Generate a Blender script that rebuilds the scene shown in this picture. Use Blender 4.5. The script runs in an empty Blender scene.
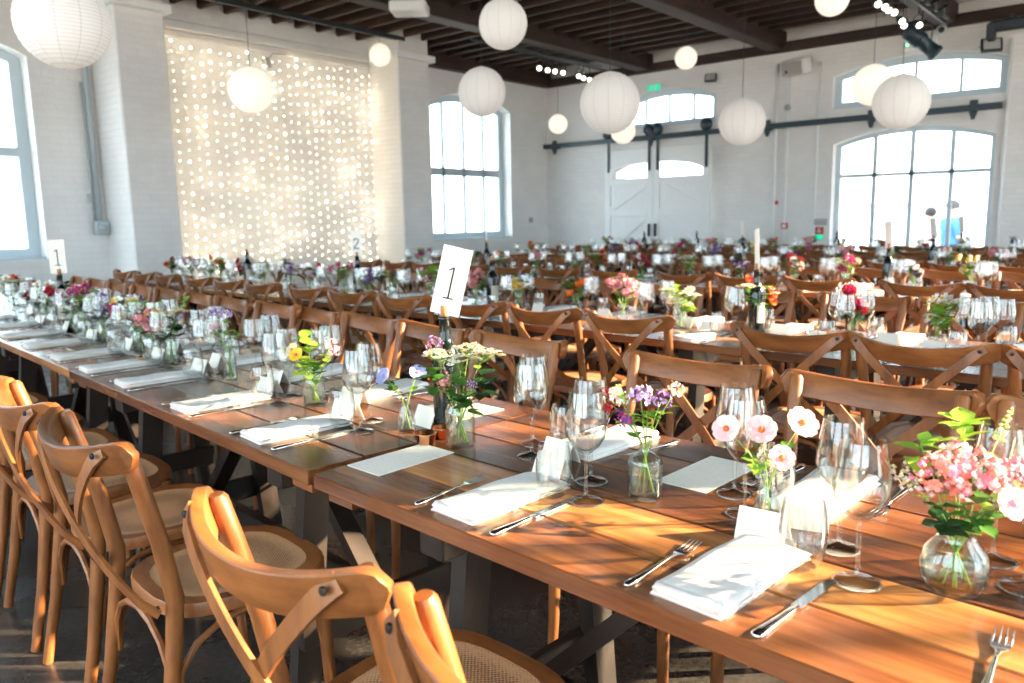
import bpy, bmesh, math, random
from mathutils import Vector, Matrix, Euler
from mathutils import geometry as mgeo
R = math.radians
PI = math.pi
sc = bpy.context.scene
COL = sc.collection
rnd = random.Random(7)

# ------------------------------------------------------------------ materials
MATS = {}
def newmat(name):
    m = bpy.data.materials.new(name); m.use_nodes = True
    nt = m.node_tree
    for n in list(nt.nodes):
        if n.type != 'OUTPUT_MATERIAL': nt.nodes.remove(n)
    out = [n for n in nt.nodes if n.type == 'OUTPUT_MATERIAL'][0]
    MATS[name] = m
    return m, nt, out
def N(nt, t, **kw):
    n = nt.nodes.new(t)
    for k, v in kw.items():
        if k in n.inputs.keys(): n.inputs[k].default_value = v
        else: setattr(n, k, v)
    return n
def srgb(r, g, b):
    f = lambda c: (c/255/12.92) if c/255 <= .04045 else ((c/255+.055)/1.055)**2.4
    return (f(r), f(g), f(b), 1)
def plain(name, col, rough=.6, metal=0, spec=.5, emis=None, es=0, sub=0, trans=0):
    m, nt, out = newmat(name)
    p = N(nt, 'ShaderNodeBsdfPrincipled')
    p.inputs['Base Color'].default_value = col
    p.inputs['Roughness'].default_value = rough
    p.inputs['Metallic'].default_value = metal
    p.inputs['Specular IOR Level'].default_value = spec
    if emis: p.inputs['Emission Color'].default_value = emis; p.inputs['Emission Strength'].default_value = es
    sh = p.outputs[0]
    if trans:
        t = N(nt, 'ShaderNodeBsdfTranslucent'); t.inputs[0].default_value = col
        mx = N(nt, 'ShaderNodeMixShader'); mx.inputs[0].default_value = trans
        nt.links.new(sh, mx.inputs[1]); nt.links.new(t.outputs[0], mx.inputs[2]); sh = mx.outputs[0]
    nt.links.new(sh, out.inputs[0])
    return m
def wood(name, c1, c2, rough=.45, scale=(3, 3, 3), stretch=(1, 1, 12), island=False, bump=.15, c3=None, coord='Object'):
    """grain runs across the coordinate with the small stretch"""
    m, nt, out = newmat(name)
    tc = N(nt, 'ShaderNodeTexCoord'); mp = N(nt, 'ShaderNodeMapping')
    mp.inputs['Scale'].default_value = tuple(a*b for a, b in zip(scale, stretch))
    nt.links.new(tc.outputs[coord], mp.inputs[0])
    oi = N(nt, 'ShaderNodeObjectInfo')
    gi = N(nt, 'ShaderNodeNewGeometry')
    add = N(nt, 'ShaderNodeMath', operation='MULTIPLY'); add.inputs[1].default_value = 37.0
    nt.links.new((gi.outputs['Random Per Island'] if island else oi.outputs['Random']), add.inputs[0])
    va = N(nt, 'ShaderNodeVectorMath', operation='ADD')
    nt.links.new(mp.outputs[0], va.inputs[0]); nt.links.new(add.outputs[0], va.inputs[1])
    n1 = N(nt, 'ShaderNodeTexNoise'); n1.inputs['Scale'].default_value = 1; n1.inputs['Detail'].default_value = 6; n1.inputs['Roughness'].default_value = .62
    nt.links.new(va.outputs[0], n1.inputs['Vector'])
    cr = N(nt, 'ShaderNodeValToRGB')
    cr.color_ramp.elements[0].position = .3; cr.color_ramp.elements[0].color = c1
    cr.color_ramp.elements[1].position = .7; cr.color_ramp.elements[1].color = c2
    nt.links.new(n1.outputs['Fac'], cr.inputs[0])
    col = cr.outputs[0]
    if island is True:
        # every board has a tone of its own, plus some darker stained patches
        r2 = N(nt, 'ShaderNodeValToRGB'); r2.color_ramp.interpolation = 'LINEAR'
        e = r2.color_ramp.elements
        e[0].position = 0; e[0].color = (.42, .40, .40, 1); e[1].position = 1; e[1].color = (1.35, 1.35, 1.3, 1)
        k = e.new(.35); k.color = (.85, .78, .72, 1); k = e.new(.65); k.color = (1.1, 1.05, 1, 1)
        nt.links.new(gi.outputs['Random Per Island'], r2.inputs[0])
        mx = N(nt, 'ShaderNodeMix', data_type='RGBA', blend_type='MULTIPLY'); mx.inputs[0].default_value = 1
        nt.links.new(col, mx.inputs[6]); nt.links.new(r2.outputs[0], mx.inputs[7]); col = mx.outputs[2]
        n3 = N(nt, 'ShaderNodeTexNoise'); n3.inputs['Scale'].default_value = .35; n3.inputs['Detail'].default_value = 3
        nt.links.new(va.outputs[0], n3.inputs['Vector'])
        r3 = N(nt, 'ShaderNodeValToRGB'); r3.color_ramp.elements[0].position = .38; r3.color_ramp.elements[0].color = (.45, .4, .38, 1)
        r3.color_ramp.elements[1].position = .6; r3.color_ramp.elements[1].color = (1, 1, 1, 1)
        nt.links.new(n3.outputs['Fac'], r3.inputs[0])
        mx2 = N(nt, 'ShaderNodeMix', data_type='RGBA', blend_type='MULTIPLY'); mx2.inputs[0].default_value = .8
        nt.links.new(col, mx2.inputs[6]); nt.links.new(r3.outputs[0], mx2.inputs[7]); col = mx2.outputs[2]
    else:
        if island == 'soft':      # darker weathered patches and knots along each board
            n3 = N(nt, 'ShaderNodeTexNoise'); n3.inputs['Scale'].default_value = .45; n3.inputs['Detail'].default_value = 4; n3.inputs['Roughness'].default_value = .6
            nt.links.new(va.outputs[0], n3.inputs['Vector'])
            r3 = N(nt, 'ShaderNodeValToRGB'); r3.color_ramp.elements[0].position = .36; r3.color_ramp.elements[0].color = (.42, .36, .34, 1)
            r3.color_ramp.elements[1].position = .56; r3.color_ramp.elements[1].color = (1, 1, 1, 1)
            nt.links.new(n3.outputs['Fac'], r3.inputs[0])
            mx2 = N(nt, 'ShaderNodeMix', data_type='RGBA', blend_type='MULTIPLY'); mx2.inputs[0].default_value = .8
            nt.links.new(col, mx2.inputs[6]); nt.links.new(r3.outputs[0], mx2.inputs[7]); col = mx2.outputs[2]
        r2 = N(nt, 'ShaderNodeMapRange'); r2.inputs[3].default_value = .85; r2.inputs[4].default_value = 1.12
        nt.links.new(oi.outputs['Random'], r2.inputs[0])
        mx = N(nt, 'ShaderNodeMix', data_type='RGBA', blend_type='MULTIPLY'); mx.inputs[0].default_value = 1
        nt.links.new(col, mx.inputs[6]); nt.links.new(r2.outputs[0], mx.inputs[7]); col = mx.outputs[2]
    p = N(nt, 'ShaderNodeBsdfPrincipled'); p.inputs['Roughness'].default_value = rough
    nt.links.new(col, p.inputs['Base Color'])
    b = N(nt, 'ShaderNodeBump'); b.inputs['Strength'].default_value = bump; b.inputs['Distance'].default_value = .004
    nt.links.new(n1.outputs['Fac'], b.inputs['Height']); nt.links.new(b.outputs[0], p.inputs['Normal'])
    nt.links.new(p.outputs[0], out.inputs[0])
    return m
def thinglass(name, tint=(.97, .985, .98, 1), edge=(.84, .87, .87, 1), gl=1.0, rough=.02, base=.07):
    """thin clear glass wall: see-through, mirror-like and slightly darker at grazing angles"""
    m, nt, out = newmat(name)
    lw = N(nt, 'ShaderNodeLayerWeight'); lw.inputs[0].default_value = .5      # Facing = 1 - |cos|
    def pw(e):
        q = N(nt, 'ShaderNodeMath', operation='POWER'); q.inputs[1].default_value = e; nt.links.new(lw.outputs['Facing'], q.inputs[0]); return q
    cr = N(nt, 'ShaderNodeMix', data_type='RGBA')
    nt.links.new(pw(3.5).outputs[0], cr.inputs[0]); cr.inputs[6].default_value = tint; cr.inputs[7].default_value = edge
    tr = N(nt, 'ShaderNodeBsdfTransparent'); nt.links.new(cr.outputs[2], tr.inputs[0])
    g = N(nt, 'ShaderNodeBsdfGlossy'); g.inputs['Roughness'].default_value = rough
    mr = N(nt, 'ShaderNodeMapRange'); mr.inputs[3].default_value = base*gl; mr.inputs[4].default_value = gl
    nt.links.new(pw(3.2).outputs[0], mr.inputs[0])
    mx = N(nt, 'ShaderNodeMixShader'); nt.links.new(mr.outputs[0], mx.inputs[0])
    nt.links.new(tr.outputs[0], mx.inputs[1]); nt.links.new(g.outputs[0], mx.inputs[2]); nt.links.new(mx.outputs[0], out.inputs[0])
    return m
def brick(name, col, scale=4.2, rough=.55, bump=.5):
    m, nt, out = newmat(name)
    tc = N(nt, 'ShaderNodeTexCoord'); sx = N(nt, 'ShaderNodeSeparateXYZ'); cx = N(nt, 'ShaderNodeCombineXYZ')
    nt.links.new(tc.outputs['Object'], sx.inputs[0])
    ad = N(nt, 'ShaderNodeMath', operation='ADD'); nt.links.new(sx.outputs[0], ad.inputs[0]); nt.links.new(sx.outputs[1], ad.inputs[1])
    nt.links.new(ad.outputs[0], cx.inputs[0]); nt.links.new(sx.outputs[2], cx.inputs[1])
    b = N(nt, 'ShaderNodeTexBrick'); b.inputs['Scale'].default_value = scale; b.inputs['Mortar Size'].default_value = .012
    b.inputs['Mortar Smooth'].default_value = .6; b.inputs['Brick Width'].default_value = .92; b.inputs['Row Height'].default_value = .3
    b.inputs['Color1'].default_value = col; b.inputs['Color2'].default_value = tuple(c*.96 for c in col[:3])+(1,)
    b.inputs['Mortar'].default_value = tuple(c*.88 for c in col[:3])+(1,)
    nt.links.new(cx.outputs[0], b.inputs['Vector'])
    n = N(nt, 'ShaderNodeTexNoise'); n.inputs['Scale'].default_value = 2.2; n.inputs['Detail'].default_value = 5
    nt.links.new(tc.outputs['Object'], n.inputs['Vector'])
    r = N(nt, 'ShaderNodeMapRange'); r.inputs[3].default_value = .9; r.inputs[4].default_value = 1.06
    nt.links.new(n.outputs['Fac'], r.inputs[0])
    mx = N(nt, 'ShaderNodeMix', data_type='RGBA', blend_type='MULTIPLY'); mx.inputs[0].default_value = 1
    nt.links.new(b.outputs['Color'], mx.inputs[6]); nt.links.new(r.outputs[0], mx.inputs[7])
    p = N(nt, 'ShaderNodeBsdfPrincipled'); p.inputs['Roughness'].default_value = rough
    nt.links.new(mx.outputs[2], p.inputs['Base Color'])
    n2 = N(nt, 'ShaderNodeTexNoise'); n2.inputs['Scale'].default_value = 30; nt.links.new(tc.outputs['Object'], n2.inputs['Vector'])
    h = N(nt, 'ShaderNodeMath', operation='MULTIPLY_ADD'); h.inputs[1].default_value = -1.0
    nt.links.new(b.outputs['Fac'], h.inputs[0]); nt.links.new(n2.outputs['Fac'], h.inputs[2])
    bp = N(nt, 'ShaderNodeBump'); bp.inputs['Strength'].default_value = bump; bp.inputs['Distance'].default_value = .01
    nt.links.new(h.outputs[0], bp.inputs['Height']); nt.links.new(bp.outputs[0], p.inputs['Normal'])
    nt.links.new(p.outputs[0], out.inputs[0])
    return m
def noisy(name, c1, c2, scale=3, rough=.3, rough2=None, detail=6, bump=0, coord='Object', fine=None):
    m, nt, out = newmat(name)
    tc = N(nt, 'ShaderNodeTexCoord')
    n = N(nt, 'ShaderNodeTexNoise'); n.inputs['Scale'].default_value = scale; n.inputs['Detail'].default_value = detail
    nt.links.new(tc.outputs[coord], n.inputs['Vector'])
    cr = N(nt, 'ShaderNodeValToRGB'); cr.color_ramp.elements[0].position = .3; cr.color_ramp.elements[0].color = c1
    cr.color_ramp.elements[1].position = .7; cr.color_ramp.elements[1].color = c2
    nt.links.new(n.outputs['Fac'], cr.inputs[0]); col = cr.outputs[0]
    if fine:
        n2 = N(nt, 'ShaderNodeTexNoise'); n2.inputs['Scale'].default_value = fine; n2.inputs['Detail'].default_value = 2
        nt.links.new(tc.outputs[coord], n2.inputs['Vector'])
        r = N(nt, 'ShaderNodeMapRange'); r.inputs[1].default_value = .35; r.inputs[2].default_value = .65; r.inputs[3].default_value = .7; r.inputs[4].default_value = 1.3
        nt.links.new(n2.outputs['Fac'], r.inputs[0])
        mx = N(nt, 'ShaderNodeMix', data_type='RGBA', blend_type='MULTIPLY'); mx.inputs[0].default_value = 1
        nt.links.new(col, mx.inputs[6]); nt.links.new(r.outputs[0], mx.inputs[7]); col = mx.outputs[2]
    p = N(nt, 'ShaderNodeBsdfPrincipled'); p.inputs['Roughness'].default_value = rough
    nt.links.new(col, p.inputs['Base Color'])
    if rough2:
        r = N(nt, 'ShaderNodeMapRange'); r.inputs[3].default_value = rough; r.inputs[4].default_value = rough2
        nt.links.new(n.outputs['Fac'], r.inputs[0]); nt.links.new(r.outputs[0], p.inputs['Roughness'])
    if bump:
        bp = N(nt, 'ShaderNodeBump'); bp.inputs['Strength'].default_value = bump; bp.inputs['Distance'].default_value = .01
        nt.links.new(n.outputs['Fac'], bp.inputs['Height']); nt.links.new(bp.outputs[0], p.inputs['Normal'])
    nt.links.new(p.outputs[0], out.inputs[0])
    return m
def cane(name):
    m, nt, out = newmat(name)
    tc = N(nt, 'ShaderNodeTexCoord')
    mp = N(nt, 'ShaderNodeMapping'); mp.inputs['Rotation'].default_value = (0, 0, R(45)); nt.links.new(tc.outputs['Object'], mp.inputs[0])
    w = N(nt, 'ShaderNodeTexVoronoi'); w.inputs['Scale'].default_value = 150; w.inputs['Randomness'].default_value = .15
    nt.links.new(mp.outputs[0], w.inputs['Vector'])
    cr = N(nt, 'ShaderNodeValToRGB'); cr.color_ramp.elements[0].position = .25; cr.color_ramp.elements[0].color = srgb(120, 78, 48)
    cr.color_ramp.elements[1].position = .55; cr.color_ramp.elements[1].color = srgb(216, 168, 124)
    nt.links.new(w.outputs['Distance'], cr.inputs[0])
    p = N(nt, 'ShaderNodeBsdfPrincipled'); p.inputs['Roughness'].default_value = .4
    nt.links.new(cr.outputs[0], p.inputs['Base Color'])
    bp = N(nt, 'ShaderNodeBump'); bp.inputs['Strength'].default_value = .4; bp.inputs['Distance'].default_value = .002
    nt.links.new(w.outputs['Distance'], bp.inputs['Height']); nt.links.new(bp.outputs[0], p.inputs['Normal'])
    nt.links.new(p.outputs[0], out.inputs[0])
    return m
def printed(name):
    m, nt, out = newmat(name)
    tc = N(nt, 'ShaderNodeTexCoord')
    w = N(nt, 'ShaderNodeTexWave'); w.bands_direction = 'Y'; w.inputs['Scale'].default_value = 22; w.inputs['Distortion'].default_value = 0
    nt.links.new(tc.outputs['Object'], w.inputs['Vector'])
    n = N(nt, 'ShaderNodeTexNoise'); n.inputs['Scale'].default_value = 90; nt.links.new(tc.outputs['Object'], n.inputs['Vector'])
    mu = N(nt, 'ShaderNodeMath', operation='MULTIPLY'); nt.links.new(w.outputs['Fac'], mu.inputs[0]); nt.links.new(n.outputs['Fac'], mu.inputs[1])
    cr = N(nt, 'ShaderNodeValToRGB'); cr.color_ramp.elements[0].position = .42; cr.color_ramp.elements[0].color = srgb(246, 240, 230)
    cr.color_ramp.elements[1].position = .6; cr.color_ramp.elements[1].color = srgb(236, 228, 217)
    nt.links.new(mu.outputs[0], cr.inputs[0])
    p = N(nt, 'ShaderNodeBsdfPrincipled'); p.inputs['Roughness'].default_value = .7
    nt.links.new(cr.outputs[0], p.inputs['Base Color']); nt.links.new(p.outputs[0], out.inputs[0])
    return m

W_OAK = wood('oak', srgb(106, 61, 29), srgb(158, 98, 51), .42, (5, 5, 5), (5, 5, 1))
W_OAKX = wood('oak_rail', srgb(108, 62, 30), srgb(160, 99, 52), .4, (5, 5, 5), (1, 5, 6))
M_CANE = cane('woven_cane')
W_T = [wood('board_'+n_, a, b, .24, (2.2, 2.2, 2.2), (1, 14, 14), bump=.12, island='soft') for n_, a, b in (('dark', srgb(62, 38, 24), srgb(110, 68, 42)), ('mid', srgb(92, 54, 30), srgb(148, 94, 56)), ('light', srgb(138, 84, 44), srgb(196, 132, 78)))]
W_TOP = W_T[1]
W_TRESTLE = wood('trestle_dark', srgb(20, 14, 10), srgb(44, 30, 21), .5, (4, 4, 4), (4, 4, 1))
W_BEAM = wood('beam_wood', srgb(32, 19, 14), srgb(66, 42, 31), .7, (2, 2, 2), (6, 1, 6), bump=.3)
W_JOIST = wood('joist_wood', srgb(28, 16, 11), srgb(68, 42, 28), .7, (2, 2, 2), (1, 6, 6), bump=.3)
W_BOARD = wood('ceiling_boards', srgb(14, 9, 7), srgb(28, 18, 13), .8, (2, 2, 2), (6, 1, 1), bump=.3)
M_WALL = brick('white_brick', (.84, .815, .79, 1))
M_WALLB = brick('white_brick_back', (.82, .79, .765, 1))
M_PAINT = plain('white_paint', (.84, .84, .83, 1), .45)
M_FRAME = plain('window_paint', (.52, .60, .64, 1), .4)
M_GREYP = plain('grey_metal_paint', (.42, .47, .5, 1), .45)
M_FLOOR = noisy('polished_concrete', srgb(34, 33, 32), srgb(70, 67, 64), 2.0, .16, .38, 8, 0, fine=60)
M_GLASS = thinglass('glassware')
M_VASE = thinglass('vase_glass', (.93, .97, .95, 1), (.74, .8, .77, 1), .9)
M_WATER = thinglass('water', (.95, .97, .95, 1), (.8, .84, .8, 1), .4)
M_PANE = thinglass('window_pane', (.97, .99, 1, 1), (.9, .95, 1, 1), .5)
M_NAPKIN = noisy('napkin_cloth', (.78, .76, .735, 1), (.86, .84, .81, 1), 60, .85, bump=.1)
M_CARD = plain('card_paper', srgb(240, 234, 224), .75)
M_MENU = printed('menu_paper')
M_STEEL = plain('cutlery_steel', (.72, .70, .68, 1), .16, 1)
M_COPPER = plain('copper', (.80, .36, .2, 1), .22, 1)
M_WAX = plain('wax', (.85, .8, .7, 1), .5)
M_BLACKGL = plain('black_glass', (.006, .01, .009, 1), .08)
M_LABEL = plain('bottle_label', srgb(205, 196, 182), .7)
M_CORK = noisy('cork', srgb(150, 96, 56), srgb(196, 140, 92), 60, .8)
M_INK = plain('black_ink', (.012, .012, .014, 1), .6)
M_BLACK = plain('black_metal', (.02, .028, .034, 1), .45)
M_RAILB = plain('track_paint', (.018, .04, .055, 1), .4)
M_BOLT = plain('bolt_dark', (.03, .026, .024, 1), .35, .6)
M_WHITEPL = plain('white_plastic', (.72, .71, .70, 1), .4)
M_GREYPL = plain('grey_plastic', (.42, .41, .41, 1), .5)
M_RED = plain('red_plastic', (.55, .05, .04, 1), .45)
M_GREEN = plain('exit_green', (.0, .38, .2, 1), .5, emis=(.0, .5, .28, 1), es=.5)
M_LED = plain('green_led', (.1, .9, .4, 1), .5, emis=(.1, 1, .45, 1), es=2.0)
M_GLOW = plain('lamp_glow', (1, .95, .85, 1), .5, emis=(1, .9, .72, 1), es=3.5)
M_BULB = plain('fairy_bulb', (1, .9, .7, 1), .5, emis=(1, .84, .58, 1), es=9)
def ribbed(m):
    # thin bamboo hoops and glued panel seams showing through the paper
    nt = m.node_tree; p = [n for n in nt.nodes if n.type == 'BSDF_PRINCIPLED'][0]; t = [n for n in nt.nodes if n.type == 'BSDF_TRANSLUCENT'][0]
    tc = N(nt, 'ShaderNodeTexCoord'); sx = N(nt, 'ShaderNodeSeparateXYZ'); nt.links.new(tc.outputs['Generated'], sx.inputs[0])
    a = N(nt, 'ShaderNodeMath', operation='MULTIPLY'); a.inputs[1].default_value = 2*PI*26; nt.links.new(sx.outputs[2], a.inputs[0])
    b = N(nt, 'ShaderNodeMath', operation='SINE'); nt.links.new(a.outputs[0], b.inputs[0])
    x = N(nt, 'ShaderNodeMath', operation='SUBTRACT'); x.inputs[1].default_value = .5; nt.links.new(sx.outputs[0], x.inputs[0])
    y = N(nt, 'ShaderNodeMath', operation='SUBTRACT'); y.inputs[1].default_value = .5; nt.links.new(sx.outputs[1], y.inputs[0])
    at = N(nt, 'ShaderNodeMath', operation='ARCTAN2'); nt.links.new(y.outputs[0], at.inputs[0]); nt.links.new(x.outputs[0], at.inputs[1])
    a2 = N(nt, 'ShaderNodeMath', operation='MULTIPLY'); a2.inputs[1].default_value = 6; nt.links.new(at.outputs[0], a2.inputs[0])
    s2 = N(nt, 'ShaderNodeMath', operation='SINE'); nt.links.new(a2.outputs[0], s2.inputs[0])
    ab = N(nt, 'ShaderNodeMath', operation='ABSOLUTE'); nt.links.new(s2.outputs[0], ab.inputs[0])
    m1 = N(nt, 'ShaderNodeMapRange'); m1.inputs[1].default_value = -1; m1.inputs[2].default_value = -.3; m1.inputs[3].default_value = .84; m1.inputs[4].default_value = 1; nt.links.new(b.outputs[0], m1.inputs[0])
    m2 = N(nt, 'ShaderNodeMapRange'); m2.inputs[1].default_value = 0; m2.inputs[2].default_value = .16; m2.inputs[3].default_value = .8; m2.inputs[4].default_value = 1; nt.links.new(ab.outputs[0], m2.inputs[0])
    mu = N(nt, 'ShaderNodeMath', operation='MULTIPLY'); nt.links.new(m1.outputs[0], mu.inputs[0]); nt.links.new(m2.outputs[0], mu.inputs[1])
    mx = N(nt, 'ShaderNodeMix', data_type='RGBA', blend_type='MULTIPLY'); mx.inputs[0].default_value = 1; mx.inputs[6].default_value = tuple(p.inputs['Base Color'].default_value)
    nt.links.new(mu.outputs[0], mx.inputs[7]); nt.links.new(mx.outputs[2], p.inputs['Base Color']); nt.links.new(mx.outputs[2], t.inputs[0])
M_WIRE = plain('clear_wire', (.6, .57, .5, 1), .5)
M_PAPER = plain('lantern_paper', (.80, .775, .74, 1), .75, emis=(1, .93, .86, 1), es=.12, trans=.35)  # paper of the unlit lanterns; faint glow added to lift its tone
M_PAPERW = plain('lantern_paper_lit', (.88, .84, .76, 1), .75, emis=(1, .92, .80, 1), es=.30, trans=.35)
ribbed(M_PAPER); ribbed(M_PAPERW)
M_GREENS = [plain('leaf_green', srgb(70, 120, 44), .5, trans=.3), plain('leaf_lime', srgb(150, 190, 70), .5, trans=.3), plain('leaf_deep', srgb(36, 78, 38), .5, trans=.25)]
FC = {k: plain('petal_'+k, srgb(*v), .6, trans=.25) for k, v in dict(
    white=(246, 242, 236), cream=(240, 226, 180), blush=(244, 208, 208), pink=(232, 146, 166), hotpink=(214, 54, 106), magenta=(176, 60, 140),
    purple=(128, 84, 160), lilac=(196, 170, 220), blue=(168, 176, 222), yellow=(236, 196, 60), orange=(232, 124, 48), red=(176, 36, 52), coral=(236, 150, 130),
    lime=(178, 210, 110), mauve=(150, 100, 120)).items()}
M_STEM = plain('stem_green', srgb(116, 150, 66), .55)
M_SKIN = plain('skin', srgb(214, 170, 146), .6)
M_HAIR = plain('hair_dark', srgb(48, 40, 38), .7)
M_HAIRG = plain('hair_fair', srgb(150, 140, 128), .7)
M_SHIRTB = plain('shirt_blue', srgb(70, 130, 200), .8)
M_SHIRTW = plain('shirt_white', srgb(235, 235, 235), .8)
M_PINKB = plain('strap_pink', srgb(200, 90, 110), .7)

# ------------------------------------------------------------------ mesh builder
class G:
    def __init__(s): s.v = []; s.f = []; s.m = []; s.mats = []; s.sm = []
    def mi(s, mat):
        if mat not in s.mats: s.mats.append(mat)
        return s.mats.index(mat)
    def add(s, vs, fs, mat, smooth=True, M=None):
        o = len(s.v); i = s.mi(mat)
        for p in vs:
            p = Vector(p)
            s.v.append(tuple(M @ p) if M is not None else tuple(p))
        for f in fs: s.f.append(tuple(o+k for k in f)); s.m.append(i); s.sm.append(smooth)
    def box(s, c, d, mat, rot=None, bev=0, M=None):
        x, y, z = d[0]/2, d[1]/2, d[2]/2
        if bev <= 0:
            vs = [(-x,-y,-z),(x,-y,-z),(x,y,-z),(-x,y,-z),(-x,-y,z),(x,-y,z),(x,y,z),(-x,y,z)]
            fs = [(0,3,2,1),(4,5,6,7),(0,1,5,4),(1,2,6,5),(2,3,7,6),(3,0,4,7)]
        else:
            b = bev
            vs = []; fs = []
            for sz in (-1, 1):
                pass
            # 24-vertex chamfered box
            idx = {}
            for sx in (-1, 1):
                for sy in (-1, 1):
                    for sz in (-1, 1):
                        for a in range(3):
                            p = [sx*(x-b), sy*(y-b), sz*(z-b)]; p[a] = (sx*x, sy*y, sz*z)[a]
                            idx[(sx, sy, sz, a)] = len(vs); vs.append(tuple(p))
            I = lambda sx, sy, sz, a: idx[(sx, sy, sz, a)]
            for sg in (-1, 1):
                fs.append((I(sg,-1,-1,0), I(sg,1,-1,0), I(sg,1,1,0), I(sg,-1,1,0)))
                fs.append((I(-1,sg,-1,1), I(1,sg,-1,1), I(1,sg,1,1), I(-1,sg,1,1)))
                fs.append((I(-1,-1,sg,2), I(1,-1,sg,2), I(1,1,sg,2), I(-1,1,sg,2)))
            for a in (-1, 1):
                for c2 in (-1, 1):
                    fs.append((I(a,c2,-1,0), I(a,c2,1,0), I(a,c2,1,1), I(a,c2,-1,1)))
                    fs.append((I(a,-1,c2,0), I(a,1,c2,0), I(a,1,c2,2), I(a,-1,c2,2)))
                    fs.append((I(-1,a,c2,1), I(1,a,c2,1), I(1,a,c2,2), I(-1,a,c2,2)))
                    for c3 in (-1, 1): fs.append((I(a,c2,c3,0), I(a,c2,c3,1), I(a,c2,c3,2)))
        T = Matrix.Translation(c) @ (rot.to_4x4() if rot is not None else Matrix())
        if M is not None: T = M @ T
        s.add(vs, fs, mat, False, T)
    def tube(s, pts, rs, mat, n=8, cap=True, M=None):
        pts = [Vector(p) for p in pts]
        if not isinstance(rs, (list, tuple)): rs = [rs]*len(pts)
        vs = []; fs = []
        up = None
        for i, p in enumerate(pts):
            t = (pts[min(i+1, len(pts)-1)]-pts[max(i-1, 0)])
            if t.length < 1e-9: t = Vector((0, 0, 1))
            t.normalize()
            if up is None:
                up = t.orthogonal().normalized()
            else:
                up = (up - t*up.dot(t))
                up = up.normalized() if up.length > 1e-6 else t.orthogonal().normalized()
            w = t.cross(up)
            for k in range(n):
                a = 2*PI*k/n
                vs.append(p + (up*math.cos(a)+w*math.sin(a))*rs[i])
        for i in range(len(pts)-1):
            for k in range(n):
                a = i*n+k; b = i*n+(k+1) % n
                fs.append((a, b, b+n, a+n))
        if cap:
            fs.append(tuple(range(n-1, -1, -1))); fs.append(tuple((len(pts)-1)*n+k for k in range(n)))
        s.add(vs, fs, mat, True, M)
    def lathe(s, prof, mat, n=16, c=(0, 0, 0), M=None, fac=1):
        vs = []; fs = []
        m = len(prof)
        for (r, z) in prof:
            for k in range(n):
                a = 2*PI*k/n
                vs.append((c[0]+r*math.cos(a), c[1]+r*math.sin(a), c[2]+z))
        for i in range(m-1):
            for k in range(n):
                a = i*n+k; b = i*n+(k+1) % n
                fs.append((a, b, b+n, a+n))
        s.add(vs, fs, mat, True, M)
    def strip(s, pts, w, th, side, mat, M=None, closed=True):
        """flat bent strap: pts centre line, side = width direction per point or one vector, th thickness"""
        pts = [Vector(p) for p in pts]; vs = []; fs = []
        for i, p in enumerate(pts):
            t = (pts[min(i+1, len(pts)-1)]-pts[max(i-1, 0)]).normalized()
            sd = Vector(side); sd = (sd - t*sd.dot(t)).normalized(); nn = t.cross(sd)
            ww = w[i] if isinstance(w, (list, tuple)) else w
            for a, b in ((-1, -1), (1, -1), (1, 1), (-1, 1)): vs.append(p+sd*a*ww/2+nn*b*th/2)
        for i in range(len(pts)-1):
            for k in range(4):
                a = i*4+k; b = i*4+(k+1) % 4; fs.append((a, b, b+4, a+4))
        fs.append((3, 2, 1, 0)); fs.append(tuple((len(pts)-1)*4+k for k in range(4)))
        s.add(vs, fs, mat, False, M)
    def prism(s, poly, z0, z1, mat, M=None, smooth=False):
        n = len(poly)
        vs = [(p[0], p[1], z0) for p in poly]+[(p[0], p[1], z1) for p in poly]
        fs = [tuple(range(n-1, -1, -1)), tuple(range(n, 2*n))]+[(k, (k+1) % n, n+(k+1) % n, n+k) for k in range(n)]
        s.add(vs, fs, mat, smooth, M)
    def blob(s, c, r, mat, M=None):
        x, y, z = c
        rx, ry, rz = r if isinstance(r, (list, tuple)) else (r, r, r)
        vs = [(x+rx,y,z),(x-rx,y,z),(x,y+ry,z),(x,y-ry,z),(x,y,z+rz),(x,y,z-rz)]
        fs = [(0,2,4),(2,1,4),(1,3,4),(3,0,4),(2,0,5),(1,2,5),(3,1,5),(0,3,5)]
        s.add(vs, fs, mat, True, M)
    def ball(s, c, r, mat, n=10, m=6, M=None):
        rr = r if isinstance(r, (list, tuple)) else (r, r, r)
        vs = []; fs = []
        for i in range(1, m):
            t = PI*i/m
            for k in range(n):
                a = 2*PI*k/n
                vs.append((c[0]+rr[0]*math.sin(t)*math.cos(a), c[1]+rr[1]*math.sin(t)*math.sin(a), c[2]+rr[2]*math.cos(t)))
        b = len(vs); vs.append((c[0], c[1], c[2]+rr[2])); vs.append((c[0], c[1], c[2]-rr[2]))
        for i in range(m-2):
            for k in range(n):
                fs.append((i*n+k, (i+1)*n+k, (i+1)*n+(k+1) % n, i*n+(k+1) % n))
        for k in range(n):
            fs.append((b, k, (k+1) % n)); fs.append((b+1, (m-2)*n+(k+1) % n, (m-2)*n+k))
        s.add(vs, fs, mat, True, M)
    def mesh(s, name):
        me = bpy.data.meshes.new(name); me.from_pydata(s.v, [], s.f)
        for m in s.mats: me.materials.append(m)
        me.polygons.foreach_set('material_index', s.m)
        me.polygons.foreach_set('use_smooth', s.sm)
        me.update()
        return me
def fixn(me):
    bm = bmesh.new(); bm.from_mesh(me); bmesh.ops.recalc_face_normals(bm, faces=bm.faces); bm.to_mesh(me); bm.free(); return me

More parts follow.
